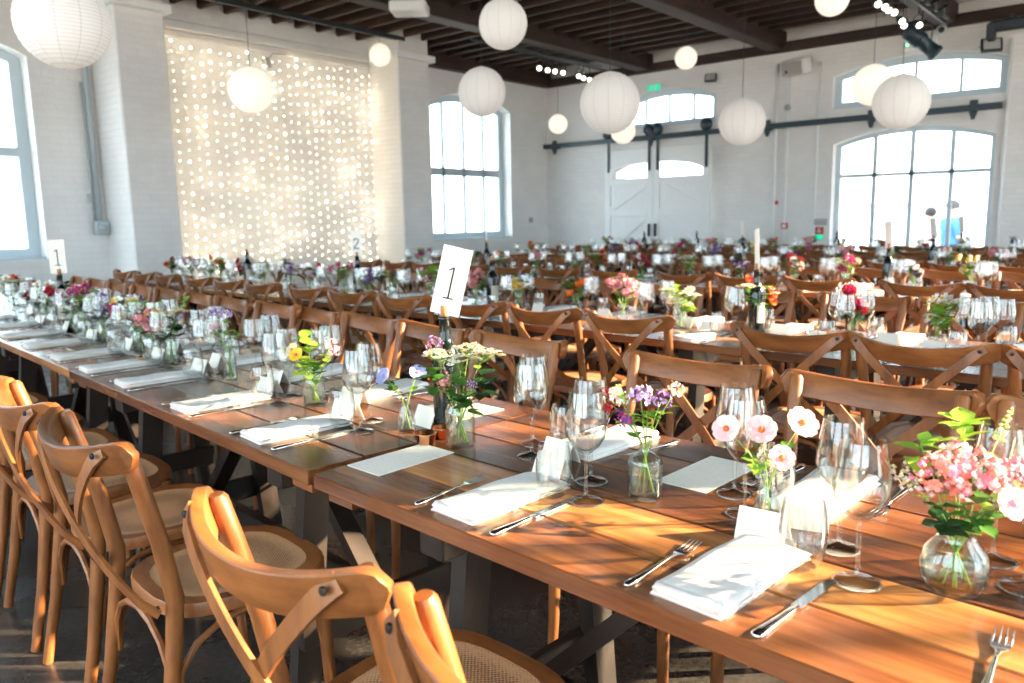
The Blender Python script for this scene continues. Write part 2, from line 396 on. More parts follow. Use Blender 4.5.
# ------------------------------------------------------------------ object tree
LABELS = {}
def tag(o, label, cat, group=None, kind=None):
    o['label'] = label; o['category'] = cat
    if group: o['group'] = group
    if kind: o['kind'] = kind
    LABELS.setdefault(label, []).append(o.name)
    return o
def ob(name, me, parent=None, loc=None, rot=None):
    o = bpy.data.objects.new(name, me); COL.objects.link(o)
    if parent is not None: o.parent = parent
    if loc is not None: o.location = loc
    if rot is not None: o.rotation_euler = rot
    return o
def struct(name, g):
    o = ob(name, fixn(g.mesh(name))); o['kind'] = 'structure'; return o
class Node:
    """a kind of thing: name, mesh (or None), list of child nodes"""
    def __init__(s, name, g=None, kids=(), loc=None, rot=None, label=None, props=None):
        s.name = name; s.me = fixn(g.mesh(name)) if isinstance(g, G) else g; s.kids = list(kids); s.loc = loc; s.rot = rot; s.label = label; s.props = props
    def put(s, parent=None, loc=None, rot=None, scale=None):
        o = ob(s.name, s.me, parent, loc if loc is not None else s.loc, rot if rot is not None else s.rot)
        if scale: o.scale = scale
        if s.label: o['label'] = s.label
        if s.props:
            for k, v in s.props.items(): o[k] = v
        for k in s.kids: k.put(o)
        return o
def place(node, x, y, z, rz, label, cat, group=None, tilt=(0, 0), scale=None):
    o = node.put(None, (x, y, z), (tilt[0], tilt[1], rz), scale)
    return tag(o, label, cat, group)
ORD = 'first second third fourth fifth sixth seventh eighth ninth tenth eleventh twelfth thirteenth fourteenth fifteenth sixteenth seventeenth eighteenth nineteenth twentieth'.split()
def ordn(i):
    if i < 20: return ORD[i]
    return ('twenty-' if i < 29 else 'thirty-' if i > 29 else '')+(ORD[(i-20) % 10] if i != 29 else 'thirtieth')

# ------------------------------------------------------------------ camera
CAMZ = 1.303
f_, pit, roll, yaw = 786.0, .1556, -.01884, .7053
Fd = Vector((-math.sin(yaw)*math.cos(pit), math.cos(yaw)*math.cos(pit), -math.sin(pit)))
rr = Vector((math.cos(yaw), math.sin(yaw), 0)); uu = rr.cross(Fd)
r2 = rr*math.cos(roll)+uu*math.sin(roll); u2 = -rr*math.sin(roll)+uu*math.cos(roll)
cam = bpy.data.cameras.new('camera'); co = bpy.data.objects.new('camera', cam); COL.objects.link(co)
mt = Matrix((r2, u2, -Fd)).transposed().to_4x4(); mt.translation = (0, 0, CAMZ); co.matrix_world = mt
cam.sensor_width = 36; cam.lens = f_/1024*36; cam.clip_start = .05; cam.clip_end = 300
cam.dof.use_dof = True; cam.dof.focus_distance = 1.75; cam.dof.aperture_fstop = 4.5
sc.camera = co
def vis(x, y, z, m=60):
    d = Vector((x, y, z-CAMZ)); w = d.dot(Fd)
    if w < .2: return False
    px = 512+f_*d.dot(r2)/w; py = 341.5-f_*d.dot(u2)/w
    return -m < px < 1024+m and -m < py < 683+m*1.5

# ------------------------------------------------------------------ room shell
XL, YB, ZC = -9.65, 12.5, 4.12
XR, YF = 3.2, -2.6
def arch_poly(x0, x1, z0, zs, zc, n=14):
    """window outline: sill z0, spring height zs, crown zc"""
    p = [(x0, z0), (x1, z0), (x1, zs)]
    if zc > zs+.01:
        c = (x0+x1)/2; h = (x1-x0)/2; s = zc-zs; rad = (h*h+s*s)/(2*s); a0 = math.asin(h/rad)
        for i in range(1, n): 
            a = a0-2*a0*i/n; p.append((c+rad*math.sin(a), zc-rad+rad*math.cos(a)))
    p.append((x0, zs))
    return p
def wall(name, u0, u1, z0, z1, holes, mp, th, mat):
    """mp(u, z, t) -> 3d, t = depth behind the face"""
    loops = [[(u0, z0), (u1, z0), (u1, z1), (u0, z1)]]+holes
    tri = mgeo.delaunay_2d_cdt([Vector(p) for L in loops for p in L], [], [list(range(sum(len(q) for q in loops[:i]), sum(len(q) for q in loops[:i+1]))) for i, L in enumerate(loops)], 0, 1e-6, True)
    vs, fs = tri[0], tri[2]
    def inside(c, L):
        r = False; j = len(L)-1
        for i in range(len(L)):
            if (L[i][1] > c[1]) != (L[j][1] > c[1]) and c[0] < (L[j][0]-L[i][0])*(c[1]-L[i][1])/(L[j][1]-L[i][1])+L[i][0]: r = not r
            j = i
        return r
    g = G()
    keep = []
    for f in fs:
        c = (sum(vs[k][0] for k in f)/len(f), sum(vs[k][1] for k in f)/len(f))
        if not any(inside(c, L) for L in holes): keep.append(tuple(f))
    g.add([mp(v[0], v[1], 0) for v in vs], keep, mat, False)
    g.add([mp(v[0], v[1], th) for v in vs], [tuple(reversed(f)) for f in keep], mat, False)
    for L in loops:
        n = len(L); g.add([mp(p[0], p[1], 0) for p in L]+[mp(p[0], p[1], th) for p in L], [(k, (k+1) % n, n+(k+1) % n, n+k) for k in range(n)], mat, False)
    o = ob(name, g.mesh(name)); o['kind'] = 'structure'
    return o
MPB = lambda u, z, t: (u, YB+t, z)
MPL = lambda u, z, t: (XL-t, u, z)
MPR = lambda u, z, t: (XR+t, u, z)
def window(name, u0, u1, z0, zs, zc, mp, t0, mull, bars, fw=.07, mat=M_FRAME, barw=.035, pane=True):
    """painted frame following the opening, mullions, glazing bars and a pane"""
    root = ob(name, None); root['kind'] = 'structure'
    out = arch_poly(u0, u1, z0, zs, zc); 
    d = (zc-zs)
    inn = arch_poly(u0+fw, u1-fw, z0+fw, zs-fw*.4, zc-fw)
    g = G(); n = len(out)
    for (ta, tb) in ((t0, t0+.06),):
        vs = [mp(p[0], p[1], ta) for p in out]+[mp(p[0], p[1], ta) for p in inn]+[mp(p[0], p[1], tb) for p in out]+[mp(p[0], p[1], tb) for p in inn]
        fs = []
        for k in range(n):
            k2 = (k+1) % n
            fs += [(k, k2, n+k2, n+k), (2*n+k, 3*n+k, 3*n+k2, 2*n+k2), (k, 2*n+k, 2*n+k2, k2), (n+k, n+k2, 3*n+k2, 3*n+k)]
        g.add(vs, fs, mat, False)
    ob('window_frame', fixn(g.mesh('window_frame')), root)
    g = G()
    def bar(a, b, w, ztop=None):
        (ua, za), (ub, zb) = a, b
        if abs(ua-ub) < 1e-6: q = [(ua-w/2, za), (ua+w/2, za), (ua+w/2, zb), (ua-w/2, zb)]
        else: q = [(ua, za-w/2), (ub, za-w/2), (ub, za+w/2), (ua, za+w/2)]
        vs = [mp(p[0], p[1], t0+.005) for p in q]+[mp(p[0], p[1], t0+.05) for p in q]
        g.add(vs, [(0,1,2,3),(7,6,5,4)]+[(k, (k+1) % 4, 4+(k+1) % 4, 4+k) for k in range(4)], mat, False)
    def top(u):
        c = (u0+u1)/2; h = (u1-u0)/2; s = max(zc-zs, 1e-3); rad = (h*h+s*s)/(2*s)
        return zc-rad+math.sqrt(max(rad*rad-(u-c)**2, 0))-fw*.6
    for u in mull: bar((u, z0+fw*.6), (u, top(u)), barw)
    for (z, w) in bars: bar((u0+fw*.6, z), (u1-fw*.6, z), w)
    ob('glazing_bars', fixn(g.mesh('glazing_bars')), root)
    if pane:
        g = G(); g.add([mp(p[0], p[1], t0+.03) for p in inn], [tuple(range(n))], M_PANE, False)
        ob('pane', g.mesh('pane'), root)
    # outer sill
    g = G(); q = [mp(u0+.01, z0-.0, .02), mp(u1-.01, z0-.0, .02), mp(u1-.01, z0-.0, t0), mp(u0+.01, z0-.0, t0)]
    vs = q+[(p[0], p[1], p[2]+.025) for p in q]
    g.add(vs, [(0,1,2,3),(4,7,6,5),(0,4,5,1),(1,5,6,2),(2,6,7,3),(3,7,4,0)], mat, False)
    ob('window_sill', fixn(g.mesh('window_sill')), root)
    return root

g = G(); g.box(((XL-.3+XR+.3)/2, (YF+YB+.3)/2, -.1), (XR-XL+.6, YB+.3-YF, .2), M_FLOOR); struct('floor', g)
LW = [(1.0, 3.38, .95, 3.12, 3.38), (9.35, 11.40, .95, 3.22, 3.44)]
wall('wall_left', YF, YB, 0, ZC+.1, [arch_poly(*w) for w in LW], MPL, .34, M_WALL)
window('window_1', *LW[0], MPL, .2, [1.6, 2.19, 2.79], [(2.12, .1)], fw=.12, barw=.045)
window('window_2', *LW[1], MPL, .2, [9.42+.42, 9.42+.94, 9.42+1.45], [(2.12, .13)], fw=.12, barw=.05)
BW = [(-4.17, -2.04, .55, 2.31, 2.50), (-4.21, -1.96, 2.83, 3.30, 3.48), (-7.95, -6.10, 2.83, 3.28, 3.46), (-8.05, -6.32, 0.0, 2.1, 2.28)]
wall('wall_back', XL, XR, 0, ZC+.1, [arch_poly(*BW[0]), arch_poly(*BW[1]), arch_poly(*BW[2]), arch_poly(BW[3][0], BW[3][1], .03, BW[3][3], BW[3][4])], MPB, .34, M_WALLB)
window('window_3', *BW[0], MPB, .16, [-3.61, -3.10, -2.58], [(1.84, .055)], fw=.07, barw=.055)
window('window_4', *BW[1], MPB, .1, [-3.65, -3.1, -2.52], [], fw=.1, barw=.035)
window('window_5', *BW[2], MPB, .1, [-7.5, -7.03, -6.56], [], fw=.1, barw=.035)
RW = [(3.3, 4.93, .45, 3.5, 3.7), (5.2, 6.15, .45, 3.5, 3.7), (6.95, 8.5, .45, 3.5, 3.7), (9.3, 11.2, .45, 3.5, 3.7), (.6, 2.6, .45, 3.5, 3.7)]
wall('wall_right', YF, YB, 0, ZC+.1, [arch_poly(*w) for w in RW], MPR, .25, M_WALL)
for i, w in enumerate(RW):
    a, b = w[0], w[1]; window('window_%d' % (6+i), *w, MPR, .12, [a+(b-a)*k/4 for k in (1, 2, 3)], [(2.1, .05)], fw=.06, barw=.03, pane=False)
# piers on the left wall, with a stone cap and a block up to the ceiling
def pier(name, y0, y1):
    g = G(); x1 = -8.98
    g.box(((XL+x1)/2, (y0+y1)/2, 1.83), (x1-XL, y1-y0, 3.66), M_WALL, bev=.015)
    g.box(((XL+x1)/2+.04, (y0+y1)/2, 3.70), (x1-XL+.08, y1-y0+.14, .09), M_PAINT, bev=.01)
    g.box(((XL+x1)/2, (y0+y1)/2, 3.95), (x1-XL, y1-y0-.04, .42), M_WALL)
    return struct(name, g)
pier('pillar_1', 4.04, 4.60); pier('pillar_2', 8.09, 8.72); pier('pillar_3', -.05, .5)
g = G(); g.box((XL+.05, 6.34, 3.70), (.12, 3.44, .10), M_WALL, bev=.01); g.box((XL+.02, 6.34, 3.6), (.06, 3.44, .06), M_WALL); struct('trim_1', g)
# ceiling: boards, joists along x, main beams along y
g = G(); g.box(((XL+XR)/2, (YF+YB)/2, ZC+.08), (XR-XL+.3, YB-YF+.3, .05), W_BOARD); struct('ceiling', g)
def beam(name, c, d, mat): 
    g = G(); g.box(c, d, mat, bev=.012); return struct(name, g)
y = YF+.2
jg = G(); k = 0
while y < YB-.35:
    beam('ceiling_joist', ((XL+XR)/2, y, 4.03), (XR-XL, .065, .14), W_JOIST)
    y += .355
for x in (-7.42, -5.07, -2.72, -.4, 1.9): beam('ceiling_beam', (x, (YF+YB)/2, 3.93), (.26, YB-YF, .28), W_BEAM)
beam('ceiling_beam', ((XL+XR)/2, YB-.07, 3.83), (XR-XL-.1, .14, .14), W_JOIST)
beam('ceiling_beam', (XL+.08, 10.6, 3.94), (.16, 3.7, .36), W_BEAM)
beam('ceiling_beam', (XL+.08, 2.3, 3.94), (.16, 3.4, .36), W_BEAM)
wall('wall_front', XL, XR, 0, ZC+.1, [arch_poly(x, x+2.6, .9, 3.3, 3.6) for x in (-9.1, -5.9, -2.7, .4)], lambda u, z, t: (u, YF-t, z), .2, M_WALL)  # unseen rear wall; its arched openings are added to let in fill light
# outside
g = G(); g.box((0, 10, -.35), (160, 160, .1), plain('paving', srgb(205, 198, 190), .8)); struct('ground', g)

# sliding barn doors and their track
def barn_door(name, x0, x1, dirn, arch):
    root = ob(name, None); root['kind'] = 'structure'
    Y = YB-.085; zt = 2.47; g = G(); w = .12
    def bx(a, b, z0, z1, y=Y, t=.05): g.box(((a+b)/2, y, (z0+z1)/2), (b-a, t, z1-z0), M_PAINT, bev=.004)
    bx(x0, x0+w, .02, zt); bx(x1-w, x1, .02, zt)
    xa, xb = x0+w, x1-w
    for z0, z1 in ((.02, .2), (.62, .72), (1.3, 1.42), (1.86, 1.97)): bx(xa, xb, z0, z1)
    # curved head above the glass
    n = 10; pts = []
    L, Rr = (arch[0], arch[1])
    q = []
    for i in range(n+1):
        u = xa+(xb-xa)*i/n; s = (u-xa)/(xb-xa); 
        zz = (2.14+.09*math.sin(s*PI/2)) if dirn > 0 else (2.23-.09*(1-math.cos(s*PI/2)))
        q.append((u, zz))
    vs = []; 
    for u, zz in q: vs += [(u, Y-.025, zz), (u, Y+.025, zz), (u, Y-.025, zt), (u, Y+.025, zt)]
    fs = []
    for i in range(n):
        a = i*4; b = a+4; fs += [(a, b, b+2, a+2), (a+1, a+3, b+3, b+1), (a, a+1, b+1, b), (a+2, b+2, b+3, a+3)]
    g.add(vs, fs, M_PAINT, False)
    ob('door_frame', fixn(g.mesh('door_frame')), root)
    g = G()
    for z0, z1 in ((.2, .62), (.72, 1.3), (1.42, 1.86)):
        k = 7
        for i in range(k):
            a = xa+(xb-xa)*i/k; g.box((a+(xb-xa)/k/2, Y+.005, (z0+z1)/2), ((xb-xa)/k, .018, z1-z0+.01), M_PAINT, bev=.004)
    g.box(((xa+xb)/2, Y+.012, .96), (xb-xa, .01, 1.88), M_PAINT)
    ob('door_panel', fixn(g.mesh('door_panel')), root)
    for z0, z1 in ((.72, 1.3), (1.42, 1.86)):
        g = G(); a = Vector((xa, Y-.014, z0 if dirn > 0 else z1)); b = Vector((xb, Y-.014, z1 if dirn > 0 else z0))
        d = b-a; g.box((a+b)/2, (d.length-.03, .03, .09), M_PAINT, rot=Matrix.Rotation(-math.atan2(d.z, d.x), 3, 'Y'))
        ob('diagonal_brace', fixn(g.mesh('diagonal_brace')), root)
    g = G(); g.add([(xa, Y, 1.97), (xb, Y, 1.97)]+[(u, Y, zz) for u, zz in reversed(q)], [tuple(range(n+3))], M_PANE, False)
    ob('pane', g.mesh('pane'), root)
    g = G(); xh = x1-.06 if dirn > 0 else x0+.06
    g.box((xh, Y-.05, 1.05), (.03, .03, .22), M_BLACK); ob('door_handle', g.mesh('door_handle'), root)
    for xs in (x0+.09, x1-.07):
        g = G(); g.box((xs, Y-.035, 2.42), (.05, .014, .66), M_RAILB)
        g.lathe([(0, -.012), (.105, -.012), (.105, .012), (0, .012)], M_RAILB, 20, M=Matrix.Translation((xs, Y-.055, 2.785)) @ Matrix.Rotation(R(90), 4, 'X'))
        g.box((xs, Y-.035, 2.75), (.05, .014, .12), M_RAILB)
        for z in (2.15, 2.3, 2.42): g.ball((xs, Y-.045, z), .012, M_RAILB, 6, 4)
        ob('roller_hanger', fixn(g.mesh('roller_hanger')), root)
    return root
barn_door('door_1', -8.23, -7.2205, 1, (-8.1, -6.3)); barn_door('door_2', -7.2155, -6.13, -1, (-8.1, -6.3))
g = G(); g.box((-5.8, YB-.13, 2.655), (7.66, .022, .085), M_RAILB)
tr = ob('sliding_door_track', fixn(g.mesh('track'))); tag(tr, 'long dark steel door track running across the back wall above the white barn doors', 'rail')
for x in (-9.35, -7.25, -5.15, -3.6, -2.3):
    g = G(); g.box((x, YB-.065, 2.655), (.06, .12, .1), M_RAILB); g.prism([(x-.05, 2.60), (x+.05, 2.60), (x+.02, 2.5), (x-.02, 2.5)], -.012, .012, M_RAILB, M=Matrix(((1,0,0,0),(0,0,-1,YB-.15),(0,1,0,0),(0,0,0,1))))
    g.box((x, YB-.15, 2.68), (.1, .02, .15), M_RAILB, bev=.008)
    ob('track_bracket', fixn(g.mesh('track_bracket')), tr)

# ------------------------------------------------------------------ crossback chair
def outline(w0, w1, y0, y1, e=3.2, n=32):
    p = []
    for i in range(n):
        a = 2*PI*i/n; c, s_ = math.cos(a), math.sin(a)
        u = math.copysign(abs(c)**(2/e), c); v = math.copysign(abs(s_)**(2/e), s_)
        yy = (y0+y1)/2+v*(y1-y0)/2; ww = w0+(w1-w0)*(v+1)/2
        p.append((u*ww/2, yy))
    return p
def rail_path(n=33, half=.240, sag=.080):
    # widest band of the backrest: bows away from the sitter
    P = []
    for i in range(n):
        u = -1+2*i/(n-1); u = math.sin(u*PI/2)*.35+u*.65; P.append((u*half, -.268-sag*(1-abs(u)**2.3), -.42*sag*(1-u*u)))
    return P
SZ = .46
def chair_bits():
    b = {}
    g = G(); o = outline(.375, .43, -.215, .205); i_ = outline(.31, .365, -.18, .168, 2.9)
    n = len(o); vs = []
    for (pp, z) in ((o, SZ-.03), (o, SZ-.004), ([(x*.985, y*.985) for x, y in o], SZ+.002), (i_, SZ), (i_, SZ-.03)):
        vs += [(x, y, z) for x, y in pp]
    fs = []
    for r in range(4):
        for k in range(n): fs.append((r*n+k, r*n+(k+1) % n, (r+1)*n+(k+1) % n, (r+1)*n+k))
    for k in range(n): fs.append((4*n+k, 4*n+(k+1) % n, (k+1) % n, k))
    g.add(vs, fs, W_OAKX, False)
    b['seat_frame'] = [g]
    g = G(); vs = [(0, -.007, SZ-.010)]; fs = []
    for q in (.35, .7, 1.0):
        vs += [(x*q, (y+.007)*q-.007, SZ-.010+.008*q*q) for x, y in i_]
    for k in range(n): fs.append((0, 1+k, 1+(k+1) % n))
    for r in range(2):
        for k in range(n): fs.append((1+r*n+k, 1+(r+1)*n+k, 1+(r+1)*n+(k+1) % n, 1+r*n+(k+1) % n))
    g.add(vs, fs, M_CANE); b['cane_seat'] = [g]
    b['front_leg'] = []
    for s in (-1, 1):
        g = G(); g.tube([(s*.186, .168, 0), (s*.182, .160, .15), (s*.178, .150, SZ-.02)], [.0135, .016, .019], W_OAK, 10); b['front_leg'].append(g)
    b['back_post'] = []
    for s in (-1, 1):
        g = G(); g.tube([(s*.200, -.285, 0), (s*.193, -.245, .2), (s*.186, -.215, .40), (s*.186, -.205, .50), (s*.192, -.228, .64), (s*.2, -.262, .78), (s*.204, -.283, .858), (s*.204, -.285, .868)],
               [.0145, .017, .019, .0195, .019, .0185, .018, .012], W_OAK, 10); b['back_post'].append(g)
    g = G(); P = rail_path(); n = len(P); vs = []; th = .022
    prof = []
    for i, p in enumerate(P):
        e = min(1, (.240-abs(p[0]))/.028); h = .006+.027*math.sqrt(max(0, 1-(1-e)**2))
        dx = Vector((1, 0, 0))
        a = P[min(i+1, n-1)]; c = P[max(i-1, 0)]
        t = Vector((a[0]-c[0], a[1]-c[1], 0)).normalized(); nn = Vector((t.y, -t.x, 0))   # outward
        zc = .852+p[2]
        for (oo, zz) in ((0, -h+.0025), (0, h-.0025), (.12, h), (.88, h), (1, h-.0025), (1, -h+.0025), (.88, -h), (.12, -h)):
            r_ = .25 if False else 0
            off = nn*(th*oo) + Vector((0, -.012*(zz/.045)*1.0, 0))
            vs.append((p[0]+off.x, p[1]+off.y, zc+zz))
    fs = []
    for i in range(n-1):
        for k in range(8): a = i*8+k; c = i*8+(k+1) % 8; fs.append((a, c, c+8, a+8))
    fs += [(7, 6, 5, 4, 3, 2, 1, 0), tuple((n-1)*8+k for k in range(8))]
    g.add(vs, fs, W_OAKX, True); b['top_rail'] = [g]
    b['cross_strap'] = []
    for s in (-1, 1):
        g = G(); pts = []
        for i in range(17):
            t = i/16; x = s*.203*(1-t)+(-s*.186)*t
            yy = (-.328*(1-t)+-.236*t)-.055*max(0, math.sin(PI*t))**.6+(.004*s)
            pts.append((x, yy, .862*(1-t)+.475*t))
        g.strip(pts, .030, .007, (1, 0, -s), W_OAK); b['cross_strap'].append(g)
    b['bolt'] = []
    for s in (-1, 1):
        for (x, y, z) in ((s*.194, -.342, .853), (s*.186, -.243, .490)):
            g = G(); g.ball((x, y, z), (.007, .005, .007), M_BOLT, 8, 4); b['bolt'].append(g)
    b['bentwood_brace'] = []
    def arc(p0, p1, top, k=9):
        p0 = Vector(p0); p1 = Vector(p1); L = []
        for i in range(k):
            t = i/(k-1); q = p0.lerp(p1, .5-.5*math.cos(PI*t)) ; q.z = p0.z+(top-p0.z)*math.sin(PI*t)**.75; L.append(q)
        g = G(); g.tube(L, .0085, W_OAK, 7); return g
    b['bentwood_brace'] += [arc((-.178, .158, .24), (.178, .158, .24), SZ-.038), arc((-.184, -.225, .24), (.184, -.225, .24), SZ-.038)]
    for s in (-1, 1): b['bentwood_brace'].append(arc((s*.181, .150, .24), (s*.190, -.222, .24), SZ-.038))
    return b
bits = chair_bits()
CHAIR = Node('crossback_chair', None, [Node(k, g) for k, L in bits.items() for g in L])
for k_ in CHAIR.kids: k_.me.set_sharp_from_angle(angle=R(41))
gm = G()
for k, L in bits.items():
    for g in L:
        o_ = len(gm.v); gm.v += g.v
        for f, mi_, s_ in zip(g.f, g.m, g.sm): gm.f.append(tuple(o_+q for q in f)); gm.m.append(gm.mi(g.mats[mi_])); gm.sm.append(s_)
CHAIR_FAR = Node('crossback_chair', gm); CHAIR_FAR.me.set_sharp_from_angle(angle=R(41))

# ------------------------------------------------------------------ trestle table  (length along x, centred)
TL, TW, TH = 1.83, .77, .75
def table_node(tones=(1, 2, 0, 1, 0)):
    kids = []
    g = G(); r = random.Random(3); w = TW/5
    for i in range(5):
        g.box((0, -TW/2+w*(i+.5), TH-.0175), (TL-.004, w-.0035, .035), W_T[tones[i]], bev=.003)
    kids.append(Node('tabletop', g))
    for s in (-1, 1):
        g = G(); g.box((s*(TL/2-.07), 0, TH-.049), (.09, TW-.05, .028), W_TOP); kids.append(Node('end_batten', g))
        g = G(); xx = s*.60
        for t in (-1, 1):
            a = Vector((xx, t*.26, 0)); c = Vector((xx, t*.19, TH-.1)); d = c-a
            g.box((a+c)/2+Vector((0, 0, .01)), (.045, .075, d.length), W_TRESTLE, rot=Matrix.Rotation(math.atan2(t*.07, TH-.1), 3, 'X'))
        g.box((xx, 0, TH-.085), (.075, .62, .09), W_TRESTLE, bev=.004)
        g.box((xx+.03*s, 0, .20), (.03, .56, .09), W_TRESTLE, bev=.004)
        kids.append(Node('trestle_leg_frame', g))
        g = G(); a = Vector((xx-.02*s, 0, .22)); c = Vector((s*.12, 0, TH-.07)); d = c-a
        g.box((a+c)/2, (d.length, .06, .04), W_TRESTLE, rot=Matrix.Rotation(-math.atan2(d.z, d.x), 3, 'Y')); kids.append(Node('diagonal_brace', g))
        for t in (-1, 1):
            g = G(); g.box((xx+.0405*s, t*.16, TH-.10), (.006, .05, .09), M_GREYPL); kids.append(Node('hinge_plate', g, label='dull grey metal hinge plate'))
    g = G(); g.box((0, 0, .2), (1.26, .04, .085), W_TRESTLE, bev=.004); kids.append(Node('stretcher', g))
    return Node('trestle_table', None, kids)
TABLES = [table_node(t) for t in ((1, 2, 0, 1, 0), (1, 0, 1, 0, 1), (2, 1, 0, 1, 2), (1, 1, 2, 0, 1))]

# rows: near edge line y = e0 + slope * (-x)
def e1(x): return (.893-.067*x) if x > -1.41 else .9875+.101*(-1.41-x)
ROWS = [dict(k='front', e=e1, edge=e1, xs=.42), dict(k='second', e=lambda x: 2.97-.072*x, xs=.50), dict(k='third', e=lambda x: 5.36-.08*x, xs=.30),
        dict(k='fourth', e=lambda x: 7.40-.08*x, xs=.1), dict(k='back', e=lambda x: 9.52-.08*x, xs=-.1)]
NT = [5, 5, 4, 4, 4]
def ang(e, x): return math.atan((e(x+.1)-e(x-.1))/.2)
nrow = {'front': 'front table', 'second': 'second table', 'third': 'third table', 'fourth': 'fourth table', 'back': 'back table'}
for r_, nt_ in zip(ROWS, NT):
    x1 = r_['xs']
    for i in range(nt_):
        x0 = x1-TL; ya, yb = r_['e'](x0+.01), r_['e'](x1-.01); a = math.atan2(yb-ya, TL-.02)
        cx = (x0+x1)/2; cy = r_['e'](cx)+TW/2
        lab = {'front': 'dark and orange boarded trestle table of the front row, %s from the camera end'}.get(r_['k'], 'long boarded trestle table of the '+r_['k']+' row, %s from the arched-window end') % ordn(i)
        if vis(cx, cy, .7, 900): place(TABLES[0 if (r_['k'] == 'front' and i == 0) else 1 if r_['k'] == 'front' and i == 1 else (i*3+int(r_['xs']*10)) % 4], cx, cy, 0, a, lab, 'table', 'trestle tables set end to end in long rows')
        x1 = x0-.002

# ------------------------------------------------------------------ chairs round the rows
def chairs(row, side, xs, gap, node, end, jit=0.0):
    e = row['e']; xs = sorted(xs, reverse=True); n = 0
    for x in xs:
        a = ang(e, x)
        if side == 'near': yb = e(x)-gap; yy = yb+.315; rz = a
        else: yb = e(x)+TW+gap; yy = yb-.315; rz = a+PI
        rz += rnd.uniform(-1, 1)*jit
        if not vis(x, yy, .7, 130): continue
        lab = 'crossback wooden chair on the %s side of the %s, %s from the %s end' % (side, nrow[row['k']], ordn(n), end)
        place(node, x, yy+rnd.uniform(-1, 1)*jit*.3, 0, rz, lab, 'chair', 'crossback wooden chairs along the tables'); n += 1
chairs(ROWS[0], 'near', [-.42, -.945, -1.77, -2.28, -2.78, -3.3, -3.8, -4.35], .375, CHAIR, 'camera', .02)
chairs(ROWS[0], 'far', [-.09, -.585, -1.105, -1.87, -2.38, -2.84, -3.32, -3.70, -4.22, -4.70, -5.2, -5.7, -6.2, -6.7, -7.2], .42, CHAIR, 'camera', .03)
def seq(x0, x1, st, gaps=()):
    L = []; x = x0; i = 0
    while x > x1:
        if i not in gaps: L.append(x+rnd.uniform(-.03, .03))
        x -= st; i += 1
    return L
chairs(ROWS[1], 'near', [-.16, -.64, -1.10, -1.86, -2.36, -2.85, -3.48, -4.01, -4.52, -5.15, -5.68, -6.2, -6.85, -7.37, -7.85], .12, CHAIR, 'arched-window', .03)
chairs(ROWS[1], 'far', [-.30, -.77, -1.27, -1.86, -2.42, -2.9, -3.5, -4.0, -4.6, -5.1, -5.65, -6.3, -6.8, -7.4, -8.0], .50, CHAIR, 'arched-window', .03)
chairs(ROWS[2], 'near', [-.68, -1.18, -1.83, -2.36, -2.86, -3.55, -4.15, -4.7, -5.25, -5.9, -6.4, -6.95], .20, CHAIR_FAR, 'arched-window', .03)
chairs(ROWS[2], 'far', seq(-.75, -7.1, .52), .24, CHAIR_FAR, 'arched-window', .03)
chairs(ROWS[3], 'near', seq(-.9, -7.2, .5), .24, CHAIR_FAR, 'arched-window', .03)
chairs(ROWS[3], 'far', seq(-1.1, -7.2, .51), .22, CHAIR_FAR, 'arched-window', .03)
chairs(ROWS[4], 'near', seq(-1.25, -7.4, .5), .14, CHAIR_FAR, 'arched-window', .03)
chairs(ROWS[4], 'far', seq(-1.5, -7.4, .5), .2, CHAIR_FAR, 'arched-window', .03)

# ------------------------------------------------------------------ tableware
g = G(); n = 24
prof = [(0, .0), (.034, .0), (.036, .0015), (.030, .004), (.012, .007), (.0045, .013), (.0036, .03), (.0036, .085), (.005, .096), (.014, .103), (.028, .115), (.038, .132), (.0415, .148), (.040, .168), (.036, .195), (.0318, .222)]
g.lathe(prof, M_GLASS, n); g.lathe([(.0312, .2222), (.0355, .195), (.0393, .168), (.0405, .149), (.037, .134), (.027, .117), (.012, .106), (0, .103)], M_GLASS, n)
WINE = Node('wine_glass', g)
M_GLASSF = thinglass('glassware_thick', gl=1.0, base=.16)
g = G(); g.lathe(prof, M_GLASSF, 12); WINE_FAR = Node('wine_glass', g)
g = G(); g.lathe([(0, .0), (.022, 0), (.027, .004), (.033, .02), (.0375, .045), (.038, .062), (.0355, .085), (.0315, .108)], M_GLASS, 10)
g.lathe([(.0305, .108), (.0342, .086), (.0362, .06), (.035, .042), (.029, .022), (.018, .012), (0, .011)], M_GLASS, 20)
TUMB = Node('tumbler', g)
g = G(); g.lathe([(0, .0), (.022, 0), (.027, .004), (.036, .04), (.0375, .062), (.0315, .108)], M_GLASSF, 10); TUMB_FAR = Node('tumbler', g)

